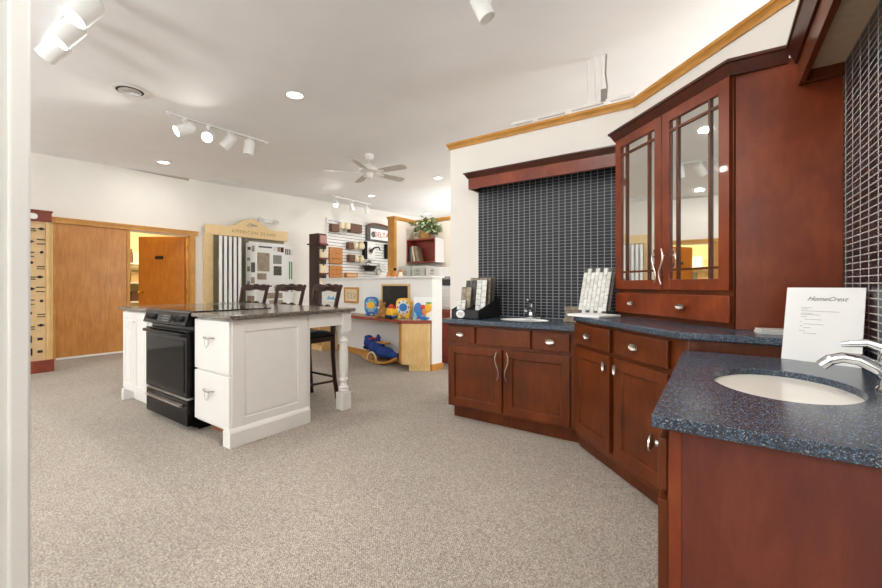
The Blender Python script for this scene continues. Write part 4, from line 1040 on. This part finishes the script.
# ------------------------------------------------------------------ ceiling fixtures
def recessed(x, y, label, power=14, on=True):
    z = ceil_z(y)
    tt = thing('ceiling_light', label, 'ceiling light', (x,y,z), 0, 'recessed ceiling lights')
    mesh('trim_ring', MB().lathe([(.075,-.001),(.10,-.003),(.103,-.008),(.08,-.012),(.074,-.006)], (0,0,0), 28), M['white'], tt)
    mesh('lens', MB().lathe([(.0005,-.005),(.076,-.005),(.076,-.0085),(.0005,-.0095)], (0,0,0), 28), M['lens'], tt)
    tt.rotation_euler = (.038,0,0)
    add_area('downlight', (x,y,z-.03), (0,0,0), .15, .15, power, (1,.965,.92), 'DISK')
    return tt
def add_area(name, loc, rot, sx, sy, power, col, shape='RECTANGLE', spread=PI):
    l = bpy.data.lights.new(name, 'AREA'); l.shape = shape; l.size = sx; l.size_y = sy; l.energy = power; l.color = col; l.spread = spread
    o = bpy.data.objects.new(name, l); COL.objects.link(o); o.location = loc; o.rotation_euler = rot; return o
recessed(-3.55,2.48, 'round recessed ceiling light in front of the island, nearest the camera')
recessed(-7.23,2.66, 'recessed ceiling light near the oak doors', 8)
recessed(-6.70,6.76, 'recessed ceiling light just below the ceiling fan')
recessed(-4.47,6.32, 'recessed ceiling light to the right of the ceiling fan')
recessed(-7.4,9.90, 'farthest recessed ceiling light above the nook partition')
for x, y, pw_ in ((-1.2,6.0,30),(1.8,6.0,30),(2.3,2.0,30),(-6.5,-1.5,10),(-3.2,-1.8,8),(-1.1,1.1,30),(-.85,-.35,9)): add_area('downlight', (x,y,ceil_z(y)-.03), (0,0,0), .15, .15, pw_, (1,.965,.92), 'DISK')  # extra unseen ceiling lamps without fixtures, added to brighten the room

def track(label, p0, p1, heads, r=.055, L=.17, drop=.16, gl=True, group='track lights', hang=None, power=5):
    z0 = ceil_z(p0[1]) if hang is None else hang; z1 = ceil_z(p1[1]) if hang is None else hang
    a = Vector((p0[0],p0[1],z0)); b = Vector((p1[0],p1[1],z1))
    d = (b-a); ln = d.length; dn = d.normalized(); ang = math.atan2(d.y,d.x); pitch = math.atan2(d.z,math.hypot(d.x,d.y))
    tt = thing('track_light', label, 'track light', a, 0, group)
    m = Matrix.Rotation(ang,4,'Z') @ Matrix.Rotation(-pitch,4,'Y')
    mesh('rail', MB().box(0,ln,-.018,.018,-.026,-.001,m), M['white'], tt, .002)
    mesh('groove', MB().box(.04,ln-.04,-.006,.006,-.0268,-.0262,m), M['grey'], tt)
    for f, tgt, on in heads:
        base = dn*(ln*f)+Vector((0,0,-.026)); aim = Vector(tgt).normalized()
        c = base+Vector((0,0,-drop))
        hd_ = mesh('lamp_head', head_mb(c, aim, r, L), M['white'], tt)
        mesh('stem', MB().cyl(base, c, .009, seg=10).box(base.x-.025,base.x+.025,base.y-.014,base.y+.014,base.z-.02,base.z), M['white'], hd_)
        e = c+aim*(L*.5-.012)
        mesh('lens', MB().cyl(e, e+aim*.004, r*.88, seg=20), M['lens' if on else 'lensoff'], hd_)
        if on:
            w_ = a+e+aim*.03
            q = aim.to_track_quat('-Z','Y').to_euler()
            add_area('track_spot', w_, q, r*1.6, r*1.6, power, (1,.95,.88), 'DISK', R(110))
    return tt
def head_mb(c, aim, r, L):
    q = aim.to_track_quat('Z','Y').to_matrix().to_4x4()
    prof = [(r*.45,-L*.5-.02),(r*.8,-L*.5),(r,-L*.42),(r,L*.5),(r*.93,L*.5),(r*.9,L*.5-.012),(.001,L*.5-.014)]
    return MB().lathe(prof, c, 22, q)
track('white three head track light at the top left near the jamb', (-4.36,.77), (-2.96,.77), [(.27,(-.5,-.34,-.5),False),(.50,(-.10,-.42,-.65),True),(.78,(-.02,-.42,-.62),True)], .068, .19, .13, power=1)
track('white four head track light above the island', (-5.01,1.87), (-5.10,3.13), [(.147,(-.1,-.85,-.5),True),(.365,(.8,-.6,-.55),True),(.56,(-.5,-.5,-.9),False),(.78,(-.1,-.05,-1),False)], .062, .19, .12)
track('white three head track light above the far slatwall', (-7.36,6.10), (-7.52,7.54), [(.12,(.6,-.7,-.6),True),(.5,(.2,.2,-1),False),(.9,(.1,.2,-1),False)], .055, .18, .16)
ti = track('single white spot lamp at the top centre of the ceiling', (-1.22,1.75), (-1.28,2.42), [(.82,(.35,.2,-.85),False)], .056, .17, .09)
# track hung on rods behind the partition
t = track('white track rail hung on thin rods behind the oak topped partition', (-1.66,3.62), (-.55,3.62), [(.22,(0,1,-.4),False),(.5,(0,1,-.4),False),(.8,(0,1,-.4),False)], .05, .15, .10, hang=2.72)
rd = []
for x in (-.93,-.87,-.81):
    z = ceil_z(3.62)
    mesh('hanger_rod', MB().cyl((x+1.66,0,-.005),(x+1.66,0,z-2.72-.002),.009,seg=10), M['white'], t)
mesh('power_cable', MB().tube([(.88,.0,.0),(.885,.012,.12),(.872,.012,.24),(.88,.01,ceil_z(3.62)-2.722)], .007, 8).box(.84,.88,-.02,.02,-.02,.09), M['grey'], t)

# ceiling fan
fz = ceil_z(4.4)
t = thing('ceiling_fan', 'white five blade ceiling fan', 'ceiling fan', (-4.43,4.42,fz))
mesh('canopy', MB().lathe([(.075,-.002),(.07,-.05),(.04,-.085),(.001,-.086)], (0,0,0), 24), M['fan'], t)
mesh('downrod', MB().cyl((0,0,-.08),(0,0,-.17),.014), M['fan'], t)
mesh('motor', MB().lathe([(.03,-.165),(.12,-.185),(.15,-.22),(.15,-.265),(.11,-.285),(.06,-.29),(.055,-.35),(.045,-.365),(.001,-.37)], (0,0,0), 28), M['fan'], t)
for k in range(5):
    a = R(7+72*k)
    m = Matrix.Translation(Vector((0,0,-.275))) @ Matrix.Rotation(a,4,'Z') @ Matrix.Rotation(R(-13),4,'X')
    pl = [(.20,-.05),(.30,-.062),(.60,-.072),(.66,-.06),(.68,0),(.66,.06),(.60,.072),(.30,.062),(.20,.05)]
    bl = mesh('blade', MB().prism(pl, -.004, .004, 'z', m), M['fanb'], t)
    mesh('blade_iron', MB().prism([(.10,-.02),(.20,-.035),(.27,-.02),(.27,.02),(.20,.035),(.10,.02)], -.010, -.0045, 'z', m), M['fan'], bl)
mesh('pull_chain', MB().cyl((.03,.02,-.36),(.03,.02,-.52),.003,seg=6).ball((.03,.02,-.53),.009), M['fan'], t)

# vents
rz_ = ceil_z(1.45)
t = thing('round_vent', 'round ceiling air register near the doors', 'vent', (-4.73,1.45,rz_))
pr = []
mesh('flange', MB().lathe([(.105,-.004),(.155,-.002),(.16,-.006),(.14,-.014),(.105,-.010)], (0,0,0), 32), M['white'], t)
mesh('dark_throat', MB().lathe([(.0005,-.009),(.112,-.009),(.112,-.011),(.0005,-.011)], (0,0,0), 28), M['vent'], t)
for r_ in (.028,.056,.084): mesh('cone_ring', MB().lathe([(r_,-.0112),(r_+.006,-.018),(r_+.009,-.018),(r_+.003,-.0112)], (0,0,0), 28), M['white'], t)
t.rotation_euler = (.038,0,0)
t = thing('ceiling_grille', 'white rectangular return air grille in the ceiling above the oak doors', 'vent', (-7.9,3.92,ceil_z(3.92)), R(90))
t.rotation_euler = (0,-.038,R(90))
gm = Matrix.Rotation(math.atan(.038),4,'Y').inverted()
g = MB().box(-.32,.32,-.17,-.15,-.012,-.001).box(-.32,.32,.15,.17,-.012,-.001).box(-.32,-.30,-.15,.15,-.012,-.001).box(.30,.32,-.15,.15,-.012,-.001)
mesh('frame', g, M['white'], t)
sl_ = MB()
for k in range(7): sl_.box(-.30,.30,-.125+.042*k,-.107+.042*k,-.012,-.006)
mesh('louvre', sl_, M['white'], t); mesh('dark_throat', MB().box(-.30,.30,-.15,.15,-.003,-.001), M['vent'], t)

# back room contents seen through the doorway
t = thing('storage_shelf', 'white shelf unit with boxes in the lit back room', 'shelf', (-10.2,2.95,0), R(90))
sh = MB().box(-.7,.7,-.35,.3,0,.03)
for z in (.75,1.15,1.55): sh.box(-.7,.7,-.3,.3,z,z+.03)
for x in (-.7,.68): sh.box(x,x+.02,-.3,.3,0,1.95)
mesh('frame', sh, M['white'], t)
rg = random.Random(11)
ORD = ['first','second','third','fourth','fifth','sixth','seventh','eighth','ninth','tenth']
CN = {'paper':'white','creamc':'cream','tan':'tan','brownc':'brown','grey':'grey'}
for z, lev in ((.78,'lower'),(1.18,'middle'),(1.58,'upper')):
    x = -.64; k = 0
    while x < .52:
        w_ = rg.uniform(.10,.2); h_ = rg.uniform(.14,.3); mt = rg.choice(list(CN))
        solo('storage_box', MB().box(-w_/2,w_/2,-.14,.14,0,h_), M[mt],
             '%s box, %s from the left on the %s back room shelf' % (CN[mt], ORD[k], lev), 'box', (-10.2,2.95+x+w_/2,z+.0005), R(90), 'boxes on the back room shelf', .004)
        x += w_+.02; k += 1

# ------------------------------------------------------------------ light
add_area('back_room_lamp', (-9.3,3.0,2.8), (0,0,0), .8, .8, 60, (1,.85,.55))
for i, (a, b) in enumerate(((-7.6,-4.2),(-3.9,-.4))):
    add_area('window_daylight', ((a+b)/2,-3.98,1.55), (R(90),0,0), b-a-.1, 1.95, 14, (.95,.98,1.0))  # fill added at the unseen rear openings, standing in for daylight
add_area('office_window', (4.4,5.5,1.6), (R(90),0,R(90)), 4.0, 1.8, 120, (.95,.98,1.0))  # fill added beside the unseen right wall, which has no window

# unseen uplights added to brighten the ceiling, behind the camera and the partitions
for x, y, z, p, sz in ((-6.3,-2.4,1.7,105,1.0),(-3.0,-2.6,1.7,140,1.0),(-.4,-2.8,1.7,80,.8),(2.4,.5,1.7,32,1.0),(2.4,4.5,1.7,95,1.0),(-1.0,9.4,1.8,110,1.0),(-4.4,9.6,1.8,120,1.0)):
    add_area('uplight', (x,y,z), (PI,0,0), sz, sz, p, (.97,.985,1), 'DISK')

world = bpy.data.worlds.new('World'); SC.world = world; world.use_nodes = True
bg = world.node_tree.nodes['Background']; bg.inputs[0].default_value = (.85,.92,1,1); bg.inputs[1].default_value = 1.0

# ------------------------------------------------------------------ camera
cam = bpy.data.cameras.new('camera'); co = bpy.data.objects.new('camera', cam); COL.objects.link(co)
cam.sensor_width = 36; cam.lens = 36*FPX/882; cam.clip_start = .02
cam.shift_y = -(294-HYP)/882
co.location = (0,0,CAM_H); co.rotation_euler = (PI/2,0,YAW)
SC.camera = co
SC.view_settings.view_transform = 'Standard'; SC.view_settings.look = 'None'; SC.view_settings.gamma = 1; SC.view_settings.exposure = 0.14
SC.cycles.max_bounces = 8; SC.cycles.diffuse_bounces = 5; SC.cycles.glossy_bounces = 4; SC.cycles.use_denoising = True
SC.cycles.sample_clamp_indirect = 6; SC.cycles.caustics_reflective = False; SC.cycles.caustics_refractive = False
